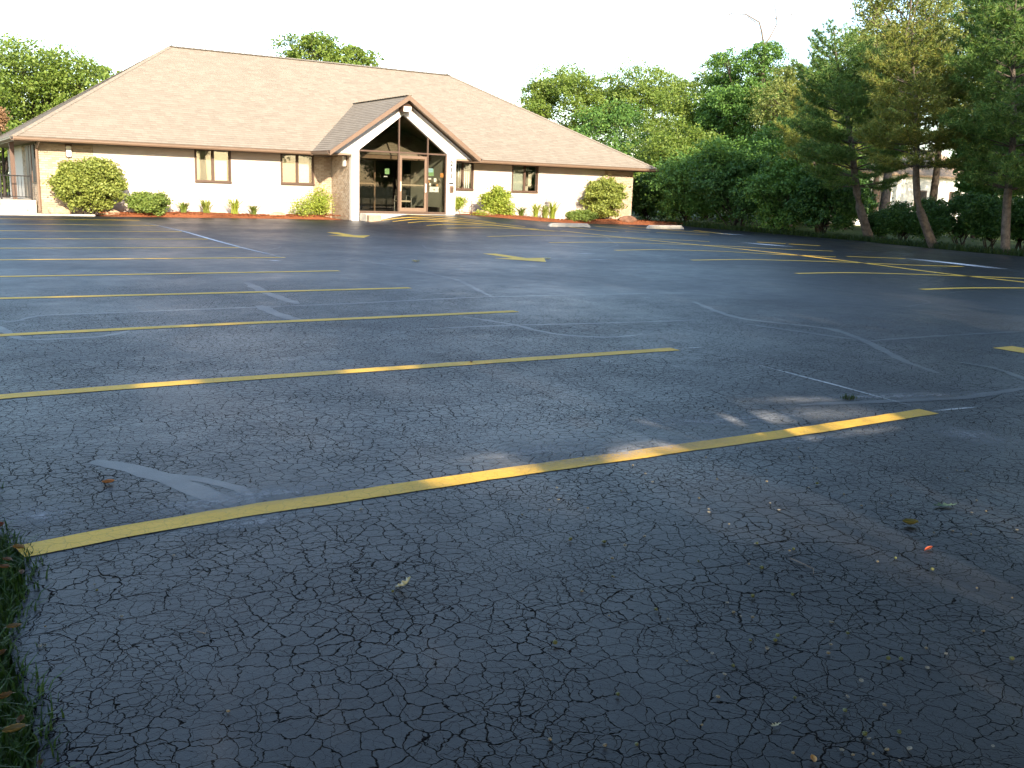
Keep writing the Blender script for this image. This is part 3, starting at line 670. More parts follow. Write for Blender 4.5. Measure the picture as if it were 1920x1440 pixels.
# vestibule inside
vi = MB(); vi.box(13.80, 17.62, FY+.06, 38.2, SILL-.1, SILL-.02); part('interior_floor', vi, 'infloor', entf)
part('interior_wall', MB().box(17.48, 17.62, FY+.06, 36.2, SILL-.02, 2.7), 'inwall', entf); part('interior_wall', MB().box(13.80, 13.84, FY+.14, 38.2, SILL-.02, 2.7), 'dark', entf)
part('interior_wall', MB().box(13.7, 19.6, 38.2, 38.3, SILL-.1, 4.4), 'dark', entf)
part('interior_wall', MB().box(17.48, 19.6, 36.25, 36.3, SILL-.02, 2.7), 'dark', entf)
hb_ = MB(); hb_.box(17.40, 17.478, 33.6, 35.6, SILL+.02, SILL+.22); part('baseboard_heater', hb_, 'dark', entf)
ip = MB()
for x in (14.30, 15.62, 16.75): ip.box(x-.03, x+.03, 35.6, 35.66, SILL-.02, 2.5)
ip.box(14.33, 15.59, 35.6, 35.66, 1.42, 1.47); ip.box(13.86, 17.4, 35.6, 35.66, 2.5, 2.56); part('inner_door_frame', ip, 'gutter', entf)
def chair_in(x, y):
    z = SILL-.02
    cc = thing('waiting_chair', 'dark waiting chair with pale seat behind the entrance door glass', 'chair', (x+.25, y+.25, z))
    [MB().tube([(x+sx, y, z), (x+sx, y, z+.62), (x+sx, y+.45, z+.64), (x+sx, y+.5, z)], .014, 6).build('chair_frame', 'grey', cc) for sx in (0, .5)]; MB().bbox(x+.02, x+.48, y+.03, y+.46, z+.40, z+.46).build('seat', 'blind', cc); MB().bbox(x+.02, x+.48, y+.46, y+.50, z+.5, z+.86).build('backrest', 'dark', cc)
chair_in(16.1, 34.3)
# address digits, speaker box
def digit(ch, x, z, size):
    cu = bpy.data.curves.new('t', 'FONT'); cu.body = ch; cu.size = size; cu.extrude = 0.006; cu.offset = 0.008; cu.align_x = 'CENTER'
    t = bpy.data.objects.new('t', cu); C.objects.link(t); bpy.context.view_layer.update()
    me = bpy.data.meshes.new_from_object(t.evaluated_get(bpy.context.evaluated_depsgraph_get())); bpy.data.objects.remove(t)
    me.transform(Matrix.Translation(Vector((x, PY-.012, z))-WL[B.name]) @ Matrix.Rotation(R(90), 4, 'X'))
    me.materials.clear(); link('house_number_digit', me, 'black', B)
for ch, z in (('2', 2.20), ('1', 1.97), ('1', 1.74)): digit(ch, 17.64, z, .25)
part('mail_slot', MB().box(17.55, 17.74, PY-.03, PY-.002, 1.53, 1.58), 'black'); ib = part('intercom_box', MB().bbox(17.57, 17.73, PY-.07, PY-.002, 1.20, 1.46, .02), 'gutter')
part('intercom_cover', MB().bbox(17.60, 17.70, PY-.085, PY-.071, 1.24, 1.40, .01), 'frame', ib)
# lamps (unlit)
def wall_lamp(x, y, z, nx, ny):
    a = MB(); bb = MB()
    if ny: a.box(x-.10, x+.10, y-.13, y-.002, z+.17, z+.22); a.box(x-.09, x+.09, y-.03, y-.003, z-.20, z+.168); bb.bbox(x-.075, x+.075, y-.12, y-.032, z-.19, z+.165, .03)
    else: a.box(x-.13, x-.002, y-.10, y+.10, z+.17, z+.22); a.box(x-.03, x-.003, y-.09, y+.09, z-.20, z+.168); bb.prism([(y-.075, z-.16), (y-.045, z-.19), (y+.045, z-.19), (y+.075, z-.16), (y+.075, z+.165), (y-.075, z+.165)], x-.12, x-.032, 'x')
    o = part('wall_lamp', a, 'brown'); part('lamp_lens', bb, 'lens', o)
p = atY((128, 283), YW); wall_lamp(p.x, YW, p.z, 0, 1)
p = atX((649, 302), PX0); wall_lamp(PX0, p.y, p.z, 1, 0)
p = atY((760, 203), PY-.2)
fl = MB(); fl.prism([(p.y+.18, p.z-.10), (p.y-.16, p.z-.14), (p.y-.20, p.z+.06), (p.y-.05, p.z+.14), (p.y+.18, p.z+.12)], p.x-.17, p.x+.17, 'x'); fo = part('flood_lamp', fl, 'brown', gfr)
part('lamp_lens', MB().add([(p.x-.15, p.y-.168, p.z-.125), (p.x+.15, p.y-.168, p.z-.125), (p.x+.15, p.y-.205, p.z+.05), (p.x-.15, p.y-.205, p.z+.05)], [(0,1,2,3)]), 'lens', gfr)
# entrance slab and left porch
part('entrance_slab', MB().bbox(13.90, 17.44, PY-.55, PY+.02, 0.0, SILL-.035, .015), 'concrete')
part('slab_box', MB().bbox(13.92, 14.40, PY-.78, PY-.56, .08, .32, .01), 'rock')
porch = part('porch_landing', MB().box(2.45, XL-.05, 35.7, 38.5, .0, .52), 'concrete')
part('porch_step', MB().box(2.35, XL-.40, 35.15, 35.70, .0, .34), 'concrete', porch); part('porch_step', MB().box(2.30, XL-.25, 34.62, 35.15, .0, .19), 'concrete', porch)
for x, y in ((2.95, 36.6), (2.55, 38.4)): part('porch_post', MB().bbox(x-.07, x+.07, y-.07, y+.07, .52, ZS+.005, .01), 'brown')
rl = MB(); rl.tube([(2.5, 35.85, 1.30), (3.42, 35.85, 1.30)], .02, 6); rl.tube([(2.5, 35.85, .62), (3.42, 35.85, .62)], .015, 6); rl.tube([(2.5, 35.85, .5), (2.5, 35.85, 1.36)], .025, 6); rl.tube([(3.4, 35.85, .5), (3.4, 35.85, 1.36)], .025, 6)
rail = part('porch_railing', rl, 'black')
for i in range(8): part('baluster', MB().tube([(2.61+i*.1, 35.85, .62), (2.61+i*.1, 35.85, 1.30)], .009, 5), 'black', rail)
sdr = part('side_door', MB().box(XL-.035, XL-.005, 37.4, 38.35, .53, 2.33), 'brown'); part('shutter', MB().box(XL-.04, XL-.006, 35.6, 36.3, 1.1, 2.33), 'black'); part('shutter', MB().box(XL-.04, XL-.006, 36.6, 37.2, 1.1, 2.33), 'brown')

# ------------------------------------------------------------------ beds, walk, small things round the building
def bed(name, x0, x1, yf, m='mulch'):
    nx = int((x1-x0)/.08); ny = 16; r_ = np.random.default_rng(int(x0*10)); mb = MB()
    ph = r_.uniform(0, 6, 8)
    for j in range(ny+1):
        for i in range(nx+1):
            x = x0+(x1-x0)*i/nx; f0 = yf(x)+.05*math.sin(x*3.1+ph[0])+.04*math.sin(x*7.7+ph[1]); y = f0+(YW+.01-f0)*j/ny; t = j/ny
            e = min(1, t*5)*min(1, 8*i/nx+.0, 8*(nx-i)/nx)
            mb.v.append((x, y, hgt(x, y)*(1)-0.02+e*(.13+.03*math.sin(x*1.3+ph[2])+r_.uniform(-.012, .02))))
    for j in range(ny):
        for i in range(nx): k = j*(nx+1)+i; mb.f.append((k, k+1, k+nx+2, k+nx+1))
    o = tag(mb.build(name, m), kind='structure')
    n = int((x1-x0)*260); X = r_.uniform(x0+.1, x1-.1, n); V = []; 
    P = []
    for x in X:
        f0 = yf(x)+.03; y = r_.uniform(f0, YW-.02); P.append((x, y, hgt(x, y)+.125+.02*math.sin(x*1.3+ph[2])))
    P = np.array(P); a = r_.uniform(0, 6.28, n); l = r_.uniform(.02, .05, n); d = np.stack([np.cos(a)*l, np.sin(a)*l, r_.uniform(-.015, .02, n)], 1); s = np.stack([-np.sin(a)*.008, np.cos(a)*.008, r_.uniform(0, .01, n)], 1)
    V = np.concatenate([P-d-s, P+d-s, P+d+s, P-d+s], 1).reshape(-1, 3)
    tag(npmesh('mulch_chips', V, np.arange(4*n).reshape(n, 4), m, o), kind='stuff')
    return o
bed('mulch_bed', 5.0, 13.55, lambda x: 33.55-.5*sst(12.0, 13.5, x)); bed('mulch_bed', 18.6, 29.3, lambda x: 32.75-.9*sst(24, 28.5, x))
tag(MB().box(1.2, 5.0, 33.9, 34.9, 0, .125).build('walkway', 'concrete'), kind='structure')
kb = MB(); kb.prism([(33.72, .05), (33.74, .15), (33.88, .15), (33.89, .05)], 1.2, 5.0, 'x'); 
tag(kb.build('kerb', 'concrete'), kind='structure')
def blob(name, label, cat, c, r, m, seed, group=None):
    q = random.Random(seed); mb = MB(); nu, nv = 12, 7; ph = [q.uniform(0, 6) for i in range(6)]
    for j in range(nv+1):
        for i in range(nu):
            th = math.pi*j/nv; a = 2*math.pi*i/nu; k = 1+.16*math.sin(2*a+ph[0])*math.sin(th)+.12*math.sin(3*a+ph[1]+2*th)+q.uniform(-.05, .05)
            mb.v.append((c[0]+r[0]*k*math.sin(th)*math.cos(a), c[1]+r[1]*k*math.sin(th)*math.sin(a), c[2]+r[2]*k*math.cos(th)))
    for j in range(nv):
        for i in range(nu): mb.f.append((j*nu+i, (j+1)*nu+i, (j+1)*nu+(i+1) % nu, j*nu+(i+1) % nu))
    return tag(mb.build(name, m, base=(c[0], c[1], c[2]-r[2])), label, cat, group)
for px, Y, r, lb in (((112, 396), 34.5, (.32, .2, .15), 'tan landscape rock under the round shrub by the left corner'), ((207, 402), 34.3, (.3, .2, .12), 'golden flat rock in mulch just right of the round left shrub'),
                     ((520, 406), 34.25, (.33, .2, .12), 'low tan rock in the mulch left of the entrance shrub'), ((912, 411), 33.6, (.45, .2, .14), 'long pale rock below the bright yellow-green shrub'), ((1177, 421), 32.9, (.42, .3, .2), 'rounded brown rock at the right end of the mulch bed')):
    p = atY(px, Y); blob('landscape_rock', lb, 'rock', (p.x, Y, hgt(p.x, Y)+r[2]*.55+.03), r, 'rockd' if px[0] > 1100 else 'rock', int(px[0]), 'rocks in the mulch beds')
def wheel_stop(pa, pb, label):
    a, b = gnd(pa), gnd(pb); y = (a.y+b.y)/2; x0, x1 = a.x, a.x+1.85; z = hgt((x0+x1)/2, y)
    mb = MB(); prof = [(-.08, 0), (-.065, .11), (-.04, .135), (.04, .135), (.065, .11), (.08, 0)]
    xs = [(x0, .35), (x0+.12, 1), (x0+.55, 1), (x1-.55, 1), (x1-.12, 1), (x1, .35)]; k = len(prof)
    for x, s in xs:
        for p_ in prof: mb.v.append((x, y+p_[0], z+.004+p_[1]*s+(0.0)))
    for i in range(len(xs)-1):
        for j in range(k-1): mb.f.append((i*k+j, i*k+j+1, (i+1)*k+j+1, (i+1)*k+j))
    mb.f.append(tuple(range(k))); mb.f.append(tuple(range((len(xs)-1)*k, len(xs)*k))[::-1])
    t = thing('wheel_stop', label, 'wheel stop', ((x0+x1)/2, y, z), 'concrete wheel stops'); mb.build('stop_bar', 'concrete', t)
    for x in (x0+.35, x1-.35): MB().tube([(x, y, z+.13), (x, y, z+.146)], .016, 8).build('anchor_pin', 'black', t)
wheel_stop((1030, 425), (1116, 427), 'sunlit pale concrete wheel stop before the mulch bed'); wheel_stop((1206, 428), (1287, 430), 'shaded grey concrete wheel stop before the dark woods')
def post(px_top, px_bot, Y, r, m, name, label, cat):
    a, b = atY(px_bot, Y), atY(px_top, Y); z0 = hgt(a.x, Y)-.02
    return tag(MB().tube([(a.x, Y, z0), (a.x, Y, b.z)], r, 8).build(name, m, base=(a.x, Y, z0)), label, cat)
post((884, 376), (884, 410), 33.3, .012, 'black', 'garden_stake', 'thin dark stake between the little tree and the bright shrub', 'stake')
post((1050, 385), (1050, 416), 33.9, .018, 'white', 'marker_post', 'thin pale post beside the first wheel stop', 'post')
p = atY((1035, 380), 34.4); sg = thing('louvred_sign', 'small grey slatted panel on a stake against the white wall', 'sign', (p.x, 34.4, .1))
MB().tube([(p.x, 34.4, .05), (p.x, 34.4, p.z+.42)], .016, 8).build('stake', 'grey', sg)
for i in range(5): MB().box(p.x-.11, p.x+.11, 34.37, 34.383, p.z-.28+i*.115, p.z-.28+i*.115+.10).build('slat', 'grey', sg)

# ------------------------------------------------------------------ vegetation
def unit(v): return v/np.maximum(1e-9, np.linalg.norm(v, axis=1, keepdims=True))
def leaves(P, size, out, g, aspect=.62, upb=.5, outb=.5):
    """diamond leaf at every point of P; out = outward direction"""
    n = len(P); nr = unit(out*outb+g.normal(size=(n, 3))*.75+np.array([0, 0, upb])); t = unit(np.cross(nr, g.normal(size=(n, 3)))); b = np.cross(nr, t)
    s = size*g.uniform(.65, 1.3, (n, 1)); L = t*s*.5; W = b*s*.5*aspect; fold = nr*s*.10
    V = np.stack([P-L, P+W+fold, P+L, P-W+fold], 1).reshape(-1, 3)
    return V, np.arange(4*n).reshape(n, 4)
DAPPLES = []
def dap(px, rx, ry): p = gnd(px); DAPPLES.append((p.x, p.y, rx, ry))
for px, rx, ry in (((550, 785), .17, .42), ((350, 745), .14, .40), ((440, 762), .10, .25), ((1880, 1020), .42, .30), ((1700, 1005), .22, .16), ((1150, 905), .45, .28), ((1300, 940), .40, .20), ((800, 718), .35, .5), ((980, 720), .35, .4), ((480, 640), .5, .7), ((760, 610), .6, .6),
                   ((1500, 775), .5, .25), ((1250, 793), .5, .25), ((930, 872), .35, .16), ((1560, 600), .8, .5), ((250, 488), 1.4, .9), ((640, 515), .9, 1.0), ((700, 560), .7, .7), ((1300, 535), 1.6, .5), ((1830, 600), .9, .6)):
    dap(px, rx, ry)
def in_dapple(P):
    """points whose shadow falls into one of the openings that let sun through to the lot"""
    t = P[:, 2]/ts.z; gx_ = P[:, 0]-ts.x*t; gy_ = P[:, 1]-ts.y*t; m = np.zeros(len(P), bool)
    for x, y, a, b in DAPPLES: m |= ((gx_-x)/(a+.20))**2+((gy_-y)/(b+.50))**2 < 1
    return m
def branch(mb, a, b, r0, r1, g, sag=.12, n=5, sides=5):
    a, b = np.array(a, float), np.array(b, float); L = np.linalg.norm(b-a); mid = (a+b)/2+g.normal(size=3)*L*.07+np.array([0, 0, -sag*L*.5]); pts = []
    for i in range(n):
        t = i/(n-1); pts.append(tuple((1-t)**2*a+2*t*(1-t)*mid+t*t*b))
    mb.tube(pts, [r0+(r1-r0)*i/(n-1) for i in range(n)], sides, cap=False)
def tree(name, label, base, z0, z1, rx, ry, m, bark='barkd', cat='tree', lobes=20, clumps=26, per=22, leaf=.16, lr=(.26, .42), seed=1, group=None, top=None, stems=0, trunk_r=None, dapple=False, flat=0, spread=.17, c_off=(0, 0), tall=None):
    g = np.random.default_rng(seed); bx, by = base; bz = hgt(bx, by)-.03 if -1 < bx < 31 and by < 36 else -.03
    t = thing(name, label, cat, (bx, by, bz), group)
    c = np.array([bx+c_off[0], by+c_off[1], (z0+z1)/2]); rad = np.array([rx, ry, (z1-z0)/2])
    d = unit(g.normal(size=(lobes, 3))); rr = g.uniform(.35, 1, (lobes, 1))**.5*.82
    LC = c+d*rr*rad; LR = g.uniform(lr[0], lr[1], lobes)*min(rx, ry, rad[2]*1.3)
    allP, allO = [], []
    for i in range(lobes):
        dd = unit(g.normal(size=(clumps, 3))+np.array([0, 0, .35])); q = LC[i]+dd*LR[i]*g.uniform(.55, 1.08, (clumps, 1))*np.array([1.15, 1.15, .85])
        P = np.repeat(q, per, 0)+g.normal(size=(clumps*per, 3))*np.array([1, 1, .6])*spread*max(.6, LR[i]); allP.append(P); allO.append(np.repeat(dd, per, 0))
    P = np.concatenate(allP); O = np.concatenate(allO); k = P[:, 2] > bz+.06
    if dapple: k &= ~in_dapple(P); k &= P[:, 2]+.396*P[:, 1] < 13.15+.55*np.sin(P[:, 0]*.9)+.35*np.sin(P[:, 0]*2.3+1)
    P, O = P[k], O[k]
    V, Fc = leaves(P, leaf, O, g); npmesh('crown', V, Fc, m, t)
    w_ = MB(); H_ = z1-bz; tr = trunk_r or H_*.018
    if stems:
        for i in range(stems):
            a = 2*math.pi*i/stems+g.uniform(-.3, .3); j = int(g.integers(lobes)); branch(w_, (bx+.12*math.cos(a), by+.12*math.sin(a), bz), LC[j], tr, tr*.35, g, -.2)
        for i in range(lobes): branch(w_, (c[0], c[1], bz+.15*H_), LC[i], tr*.6, tr*.2, g, -.1)
    else:
        tz = z0+(z1-z0)*.62; pts = [(bx, by, bz-.1)]+[(bx+c_off[0]*(s/6)**1.5+g.normal()*.05*s*.3, by+c_off[1]*(s/6)**1.5+g.normal()*.05*s*.3, bz+(tz-bz)*s/6) for s in range(1, 7)]
        w_.tube(pts, [tr*1.35]+[tr*(1-.75*s/6) for s in range(1, 7)], 8, cap=False)
        for i in range(lobes):
            s = min(5.6, max(1.2, 6*(LC[i][2]-bz-.35*np.hypot(LC[i][0]-bx, LC[i][1]-by))/(tz-bz))); a = int(s); f = s-a; p0 = np.array(pts[a])*(1-f)+np.array(pts[min(a+1, 6)])*f
            branch(w_, p0, LC[i], tr*.42*(1-.08*s), tr*.10, g)
            for q in range(5): branch(w_, LC[i]+(p0-LC[i])*.25, LC[i]+unit(g.normal(size=(1, 3)))[0]*LR[i]*.9, tr*.12, tr*.03, g, n=4, sides=4)
    w_.build('trunk', bark, t, smooth=True)
    return t
def ptree(name, label, cx, ytop, ybot, hw, Y, m, squeeze=1.0, **kw):
    """tree whose crown fills the given stretch of the photograph at depth Y (its foot stands on the ground there)"""
    a = atY((cx, ytop), Y); b = atY((cx, ybot), Y); dep = (atY((cx, (ytop+ybot)/2), Y)-Vector((0, 0, H))).dot(fwd); r = hw*dep/F
    z0 = max(.15, b.z); return tree(name, label, ((a.x+b.x)/2, Y), z0, a.z, r, r*squeeze, m, **kw)
WOODS = 'trees of the wood beside the lot'; FAR = 'trees behind the building'
# behind the building
ptree('oak_tree', 'broad sunlit tree rising behind the left end of the roof', 62, 76, 300, 140, 60, 'lf_oak', lobes=40, clumps=40, per=22, leaf=.17, seed=11, group=FAR)
ptree('oak_tree', 'narrower tree crown touching the left hip of the roof', 200, 100, 260, 52, 64, 'lf_oak', lobes=18, clumps=30, per=20, leaf=.17, seed=12, group=FAR)
ptree('oak_tree', 'tree cut by the left edge of the photo above the porch', -75, 85, 330, 110, 56, 'lf_oak', lobes=20, clumps=30, per=20, leaf=.17, seed=13, group=FAR)
ptree('bush', 'green bush seen through the porch at the far left', 0, 225, 380, 60, 50, 'lf_oak', cat='bush', lobes=16, clumps=30, per=20, leaf=.16, seed=14, stems=5, trunk_r=.05)
ptree('dead_conifer', 'rust brown dead tree at the left edge behind the porch roof', -2, 192, 250, 11, 47, 'dead_leaf', lobes=10, clumps=14, per=10, leaf=.12, seed=15)
ptree('oak_tree', 'rounded tree crown showing above the middle of the roof ridge', 583, 44, 240, 84, 62, 'lf_oak', lobes=30, clumps=30, per=20, leaf=.18, seed=16, group=FAR)
ptree('oak_tree', 'smaller lower crown right of the crown above the ridge', 674, 72, 240, 54, 63, 'lf_oak', lobes=20, clumps=26, per=20, leaf=.18, seed=17, group=FAR)
ptree('oak_tree', 'tiny tree tip peeping over the left part of the ridge', 402, 74, 240, 44, 72, 'lf_oak', lobes=12, clumps=22, per=16, leaf=.18, seed=18, group=FAR)
# right of the building, far to near
ptree('oak_tree', 'wide rounded oak crown against the white sky above the right hip', 1080, 106, 300, 120, 60, 'lf_oak', lobes=34, clumps=40, per=30, leaf=.17, lr=(.2, .34), seed=21, group=WOODS)
ptree('oak_tree', 'light green tree right of the wide rounded oak crown', 1225, 104, 330, 100, 54, 'lf_oak', lobes=24, clumps=34, per=28, leaf=.155, seed=22, group=WOODS)
ptree('oak_tree', 'mid green tree leaning over the right end of the roof', 1165, 195, 420, 115, 46, 'lf_oak2', lobes=26, clumps=34, per=28, leaf=.14, seed=23, group=WOODS)
ptree('oak_tree', 'tree with sunlit leaves left of the tall vine-clad tree', 1300, 112, 400, 100, 42, 'lf_oak', lobes=26, clumps=34, per=28, leaf=.135, seed=24, group=WOODS)
ptree('oak_tree', 'tall ragged vine-clad tree below the bare branches', 1392, 40, 400, 100, 38, 'lf_oak2', lobes=46, clumps=36, per=28, leaf=.13, lr=(.2, .34), seed=25, group=WOODS)
ptree('oak_tree', 'dark green tree at the wood edge right of the eave', 1265, 225, 428, 105, 36.5, 'lf_oak', lobes=26, clumps=34, per=28, leaf=.12, seed=26, group=WOODS)
ptree('oak_tree', 'deep green leafy tree at the middle of the wood edge', 1400, 215, 430, 110, 31, 'lf_oak2', lobes=30, clumps=36, per=30, leaf=.12, seed=27, group=WOODS)
ptree('oak_tree', 'sparse tree between the vine-clad tree and the leaning pine', 1495, 95, 400, 88, 33, 'lf_birch', lobes=26, clumps=30, per=24, leaf=.115, seed=28, group=WOODS)
ptree('birch_tree', 'tall loose-leaved tree rising behind the pines out of frame', 1690, -120, 300, 120, 31, 'lf_birch', bark='bark', lobes=34, clumps=36, per=22, leaf=.13, seed=29, group=WOODS)
ptree('birch_tree', 'tall yellow-green tree at the upper right behind the pines', 1850, -130, 320, 120, 29, 'lf_birch', bark='bark', lobes=34, clumps=34, per=22, leaf=.13, seed=30, group=WOODS)
ptree('oak_tree', 'dark tree at the right border behind the last pine', 2010, -60, 400, 130, 27, 'lf_oak2', lobes=26, clumps=30, per=22, leaf=.15, seed=31, group=WOODS)
for i, (cx, yt, yb, hw, Y, m, lb) in enumerate(((1340, 215, 430, 85, 45, 'lf_oak2', 'tree filling the wood behind the left wood-edge trees'), (1560, 190, 430, 75, 34, 'lf_oak2', 'dark tree behind the spire pine'), (1610, 60, 300, 90, 36, 'lf_birch', 'pale loose tree right behind the spire pine top'),
        (1480, 230, 440, 85, 36, 'lf_oak2', 'dark tree filling the wood behind the bushy pine'), (1780, -60, 290, 120, 33, 'lf_oak2', 'tall green tree between the two loose-leaved trees'), (1880, 100, 420, 75, 24, 'lf_oak2', 'dark tree just left of the right frame edge behind the pines'), (1950, 120, 440, 90, 22, 'lf_oak2', 'dark tree at the right frame edge below the corner pine'), (1520, 96, 330, 66, 43, 'lf_oak', 'sunlit tree filling the gap between the vine-clad tree and the spire pine'), (1335, 92, 330, 75, 43, 'lf_oak', 'tall sunlit tree left behind the vine-clad tree'), (1450, 100, 400, 85, 40, 'lf_oak', 'sunlit tree right behind the vine-clad tree'), (1545, 110, 420, 80, 38, 'lf_birch', 'pale tree showing left of the spire pine'), (1660, 30, 330, 95, 34, 'lf_oak', 'sunlit tree between the spire pine and the kinked pine'), (1915, -40, 300, 110, 31, 'lf_birch', 'pale tree in the top right corner'), (1590, 320, 450, 45, 31, 'lf_under', 'low dark tree behind the first pine trunk'), (1840, 235, 400, 62, 25, 'lf_oak2', 'dark tree right of the gap where the pale house shows'))):
    ptree('oak_tree', lb, cx, yt, yb, hw, Y, m, lobes=26, clumps=32, per=26, leaf=.13, seed=300+i, group=WOODS)
for i, (x, y) in enumerate(((29.5, 11.5), (31, 7), (29.5, 2.5), (31.5, -2))):
    tree('oak_tree', 'tree of the wood edge beyond the right frame edge, %s from the last pine' % ('first', 'second', 'third', 'fourth')[i], (x, y), .8, 9.2-.3*i, 2.9, 2.8, 'lf_oak2', lobes=34, clumps=34, per=14, leaf=.22, seed=320+i, group=WOODS)
UND = 'understory bushes along the lot edge'
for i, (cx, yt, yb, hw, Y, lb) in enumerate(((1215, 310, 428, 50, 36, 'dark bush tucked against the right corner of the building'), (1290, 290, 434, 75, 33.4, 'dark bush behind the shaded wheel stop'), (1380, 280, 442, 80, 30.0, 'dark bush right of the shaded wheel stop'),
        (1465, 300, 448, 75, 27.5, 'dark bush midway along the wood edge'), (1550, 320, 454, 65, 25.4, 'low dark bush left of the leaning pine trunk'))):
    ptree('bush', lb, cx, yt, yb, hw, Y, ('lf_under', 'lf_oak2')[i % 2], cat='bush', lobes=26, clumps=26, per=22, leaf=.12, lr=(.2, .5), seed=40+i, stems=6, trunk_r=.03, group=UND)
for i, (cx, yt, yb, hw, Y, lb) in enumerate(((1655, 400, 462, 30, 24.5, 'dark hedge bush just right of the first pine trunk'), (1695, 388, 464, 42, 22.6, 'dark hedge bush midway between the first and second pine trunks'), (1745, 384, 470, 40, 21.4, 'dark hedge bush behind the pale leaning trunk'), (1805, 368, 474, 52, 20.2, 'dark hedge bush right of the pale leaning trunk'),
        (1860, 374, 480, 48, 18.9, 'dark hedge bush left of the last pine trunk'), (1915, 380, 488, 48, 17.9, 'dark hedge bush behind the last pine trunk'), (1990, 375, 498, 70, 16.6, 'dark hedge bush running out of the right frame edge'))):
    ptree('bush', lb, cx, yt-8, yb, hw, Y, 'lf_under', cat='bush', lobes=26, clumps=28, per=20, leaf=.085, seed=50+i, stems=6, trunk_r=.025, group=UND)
# pines
def pine(label, path_px, Y, maxL, zlow, seed, m='needle', r0=.15, sides=None, bark='bark', tuft=1.0):
    g = np.random.default_rng(seed); pts = [atY(px, Y) for px in path_px]; z = hgt(pts[0].x, Y)-.05 if pts[0].x < 30 else -.05; pts[0].z = z
    t = thing('pine_tree', label, 'pine tree', tuple(pts[0]), 'pines at the lot edge'); top = pts[-1].z; w_ = MB()
    zs = [p.z for p in pts]; xs = [p.x for p in pts]
    def tx(zz): return float(np.interp(zz, zs, xs))
    zz = np.linspace(z, top, 18); w_.tube([(tx(a), Y+.05*math.sin(a*1.3), a) for a in zz], [max(.015, r0*(1-.93*i/17)) for i in range(18)], 8, cap=False)
    TP, TD = [], []; a = zlow; ph = 0
    while a < top-.1:
        f = (a-zlow)/(top-zlow); L = maxL*((1-f)**.75)*(.55+.45*min(1, f*4))+.15; nb = 7 if f < .9 else 5; ph += .9
        for k in range(nb):
            if g.uniform() < .10: continue
            an = ph+2*math.pi*k/nb+g.uniform(-.3, .3); l = L*g.uniform(.65, 1.12); el = g.uniform(.05, .35)+.5*f
            o = np.array([tx(a), Y+.05*math.sin(a*1.3), a]); dr_ = np.array([math.cos(an), math.sin(an), 0]); P_ = []
            for s in range(7):
                q = s/6; P_.append(o+dr_*l*q+np.array([0, 0, l*(el*q-.28*q*q*(1-f)+.22*q**4)]))
            w_.tube([tuple(x) for x in P_], [.028*(1-.8*s/6)*(r0/.15)*(.5+.5*(1-f)) for s in range(7)], 4, cap=False)
            ns = max(2, int(l/.17))
            for s in range(ns):
                q = .32+.68*(s+1)/ns if l > .6 else (s+1)/ns; i0 = min(5, int(q*6)); base_ = P_[i0]+(P_[i0+1]-P_[i0])*(q*6-i0); dir_ = unit((P_[i0+1]-P_[i0])[None])[0]
                TP.append(base_); TD.append(dir_+np.array([0, 0, .25]))
                for sd_ in (-1, 1):
                    if l > .5 and q < .97:
                        sl_ = l*.42*(1.15-q)*g.uniform(.5, 1.2); lat = np.array([-dr_[1], dr_[0], 0])*sd_; dd = unit((dir_*.7+lat*.8+np.array([0, 0, g.uniform(0, .3)]))[None])[0]
                        for v in np.arange(.12, sl_+.2, .15): TP.append(base_+dd*v+g.normal(size=3)*.03); TD.append(dd+np.array([0, 0, .2]))
        a += g.uniform(.24, .36)
    TP, TD = np.array(TP), unit(np.array(TD)); per = 16; n = len(TP)*per; P = np.repeat(TP, per, 0); D = np.repeat(TD, per, 0)
    nd = unit(D*.75+g.normal(size=(n, 3))*.62); Ln = g.uniform(.11, .20, (n, 1))*tuft; sdv = unit(np.cross(nd, g.normal(size=(n, 3))))*.012
    V = np.stack([P-sdv, P+sdv, P+nd*Ln], 1).reshape(-1, 3); npmesh('crown', V, np.arange(3*n).reshape(n, 3), m, t)
    w_.build('trunk', bark, t, smooth=True); return t
pine('pine with slim spire top and trunk leaning left behind the arrow row', [(1632, 452), (1612, 380), (1600, 310), (1590, 240), (1575, 150), (1564, 48)], 22.9, 2.7, 1.9, 61, 'needle', .17)
pine('pine with pale kinked trunk leaning at the lot edge', [(1752, 468), (1738, 425), (1724, 385), (1718, 330), (1716, 200), (1712, 40)], 19.2, 2.4, 2.5, 62, 'needle_y', .15)
pine('dense dark pine at the right frame edge', [(1885, 478), (1890, 400), (1895, 300), (1900, 150), (1910, -150)], 16.6, 2.4, 1.9, 63, 'needle', .14)
pine('bushy pine with yellowish tips between spire pine and vine-clad tree', [(1535, 440), (1530, 380), (1525, 300), (1520, 240), (1515, 150)], 27.5, 2.1, 1.6, 64, 'needle_y', .12)
pine('dark pine crossing the top right corner of the photo', [(1960, 470), (1958, 380), (1950, 200), (1945, -160)], 19.5, 2.7, 1.8, 65, 'needle', .15)
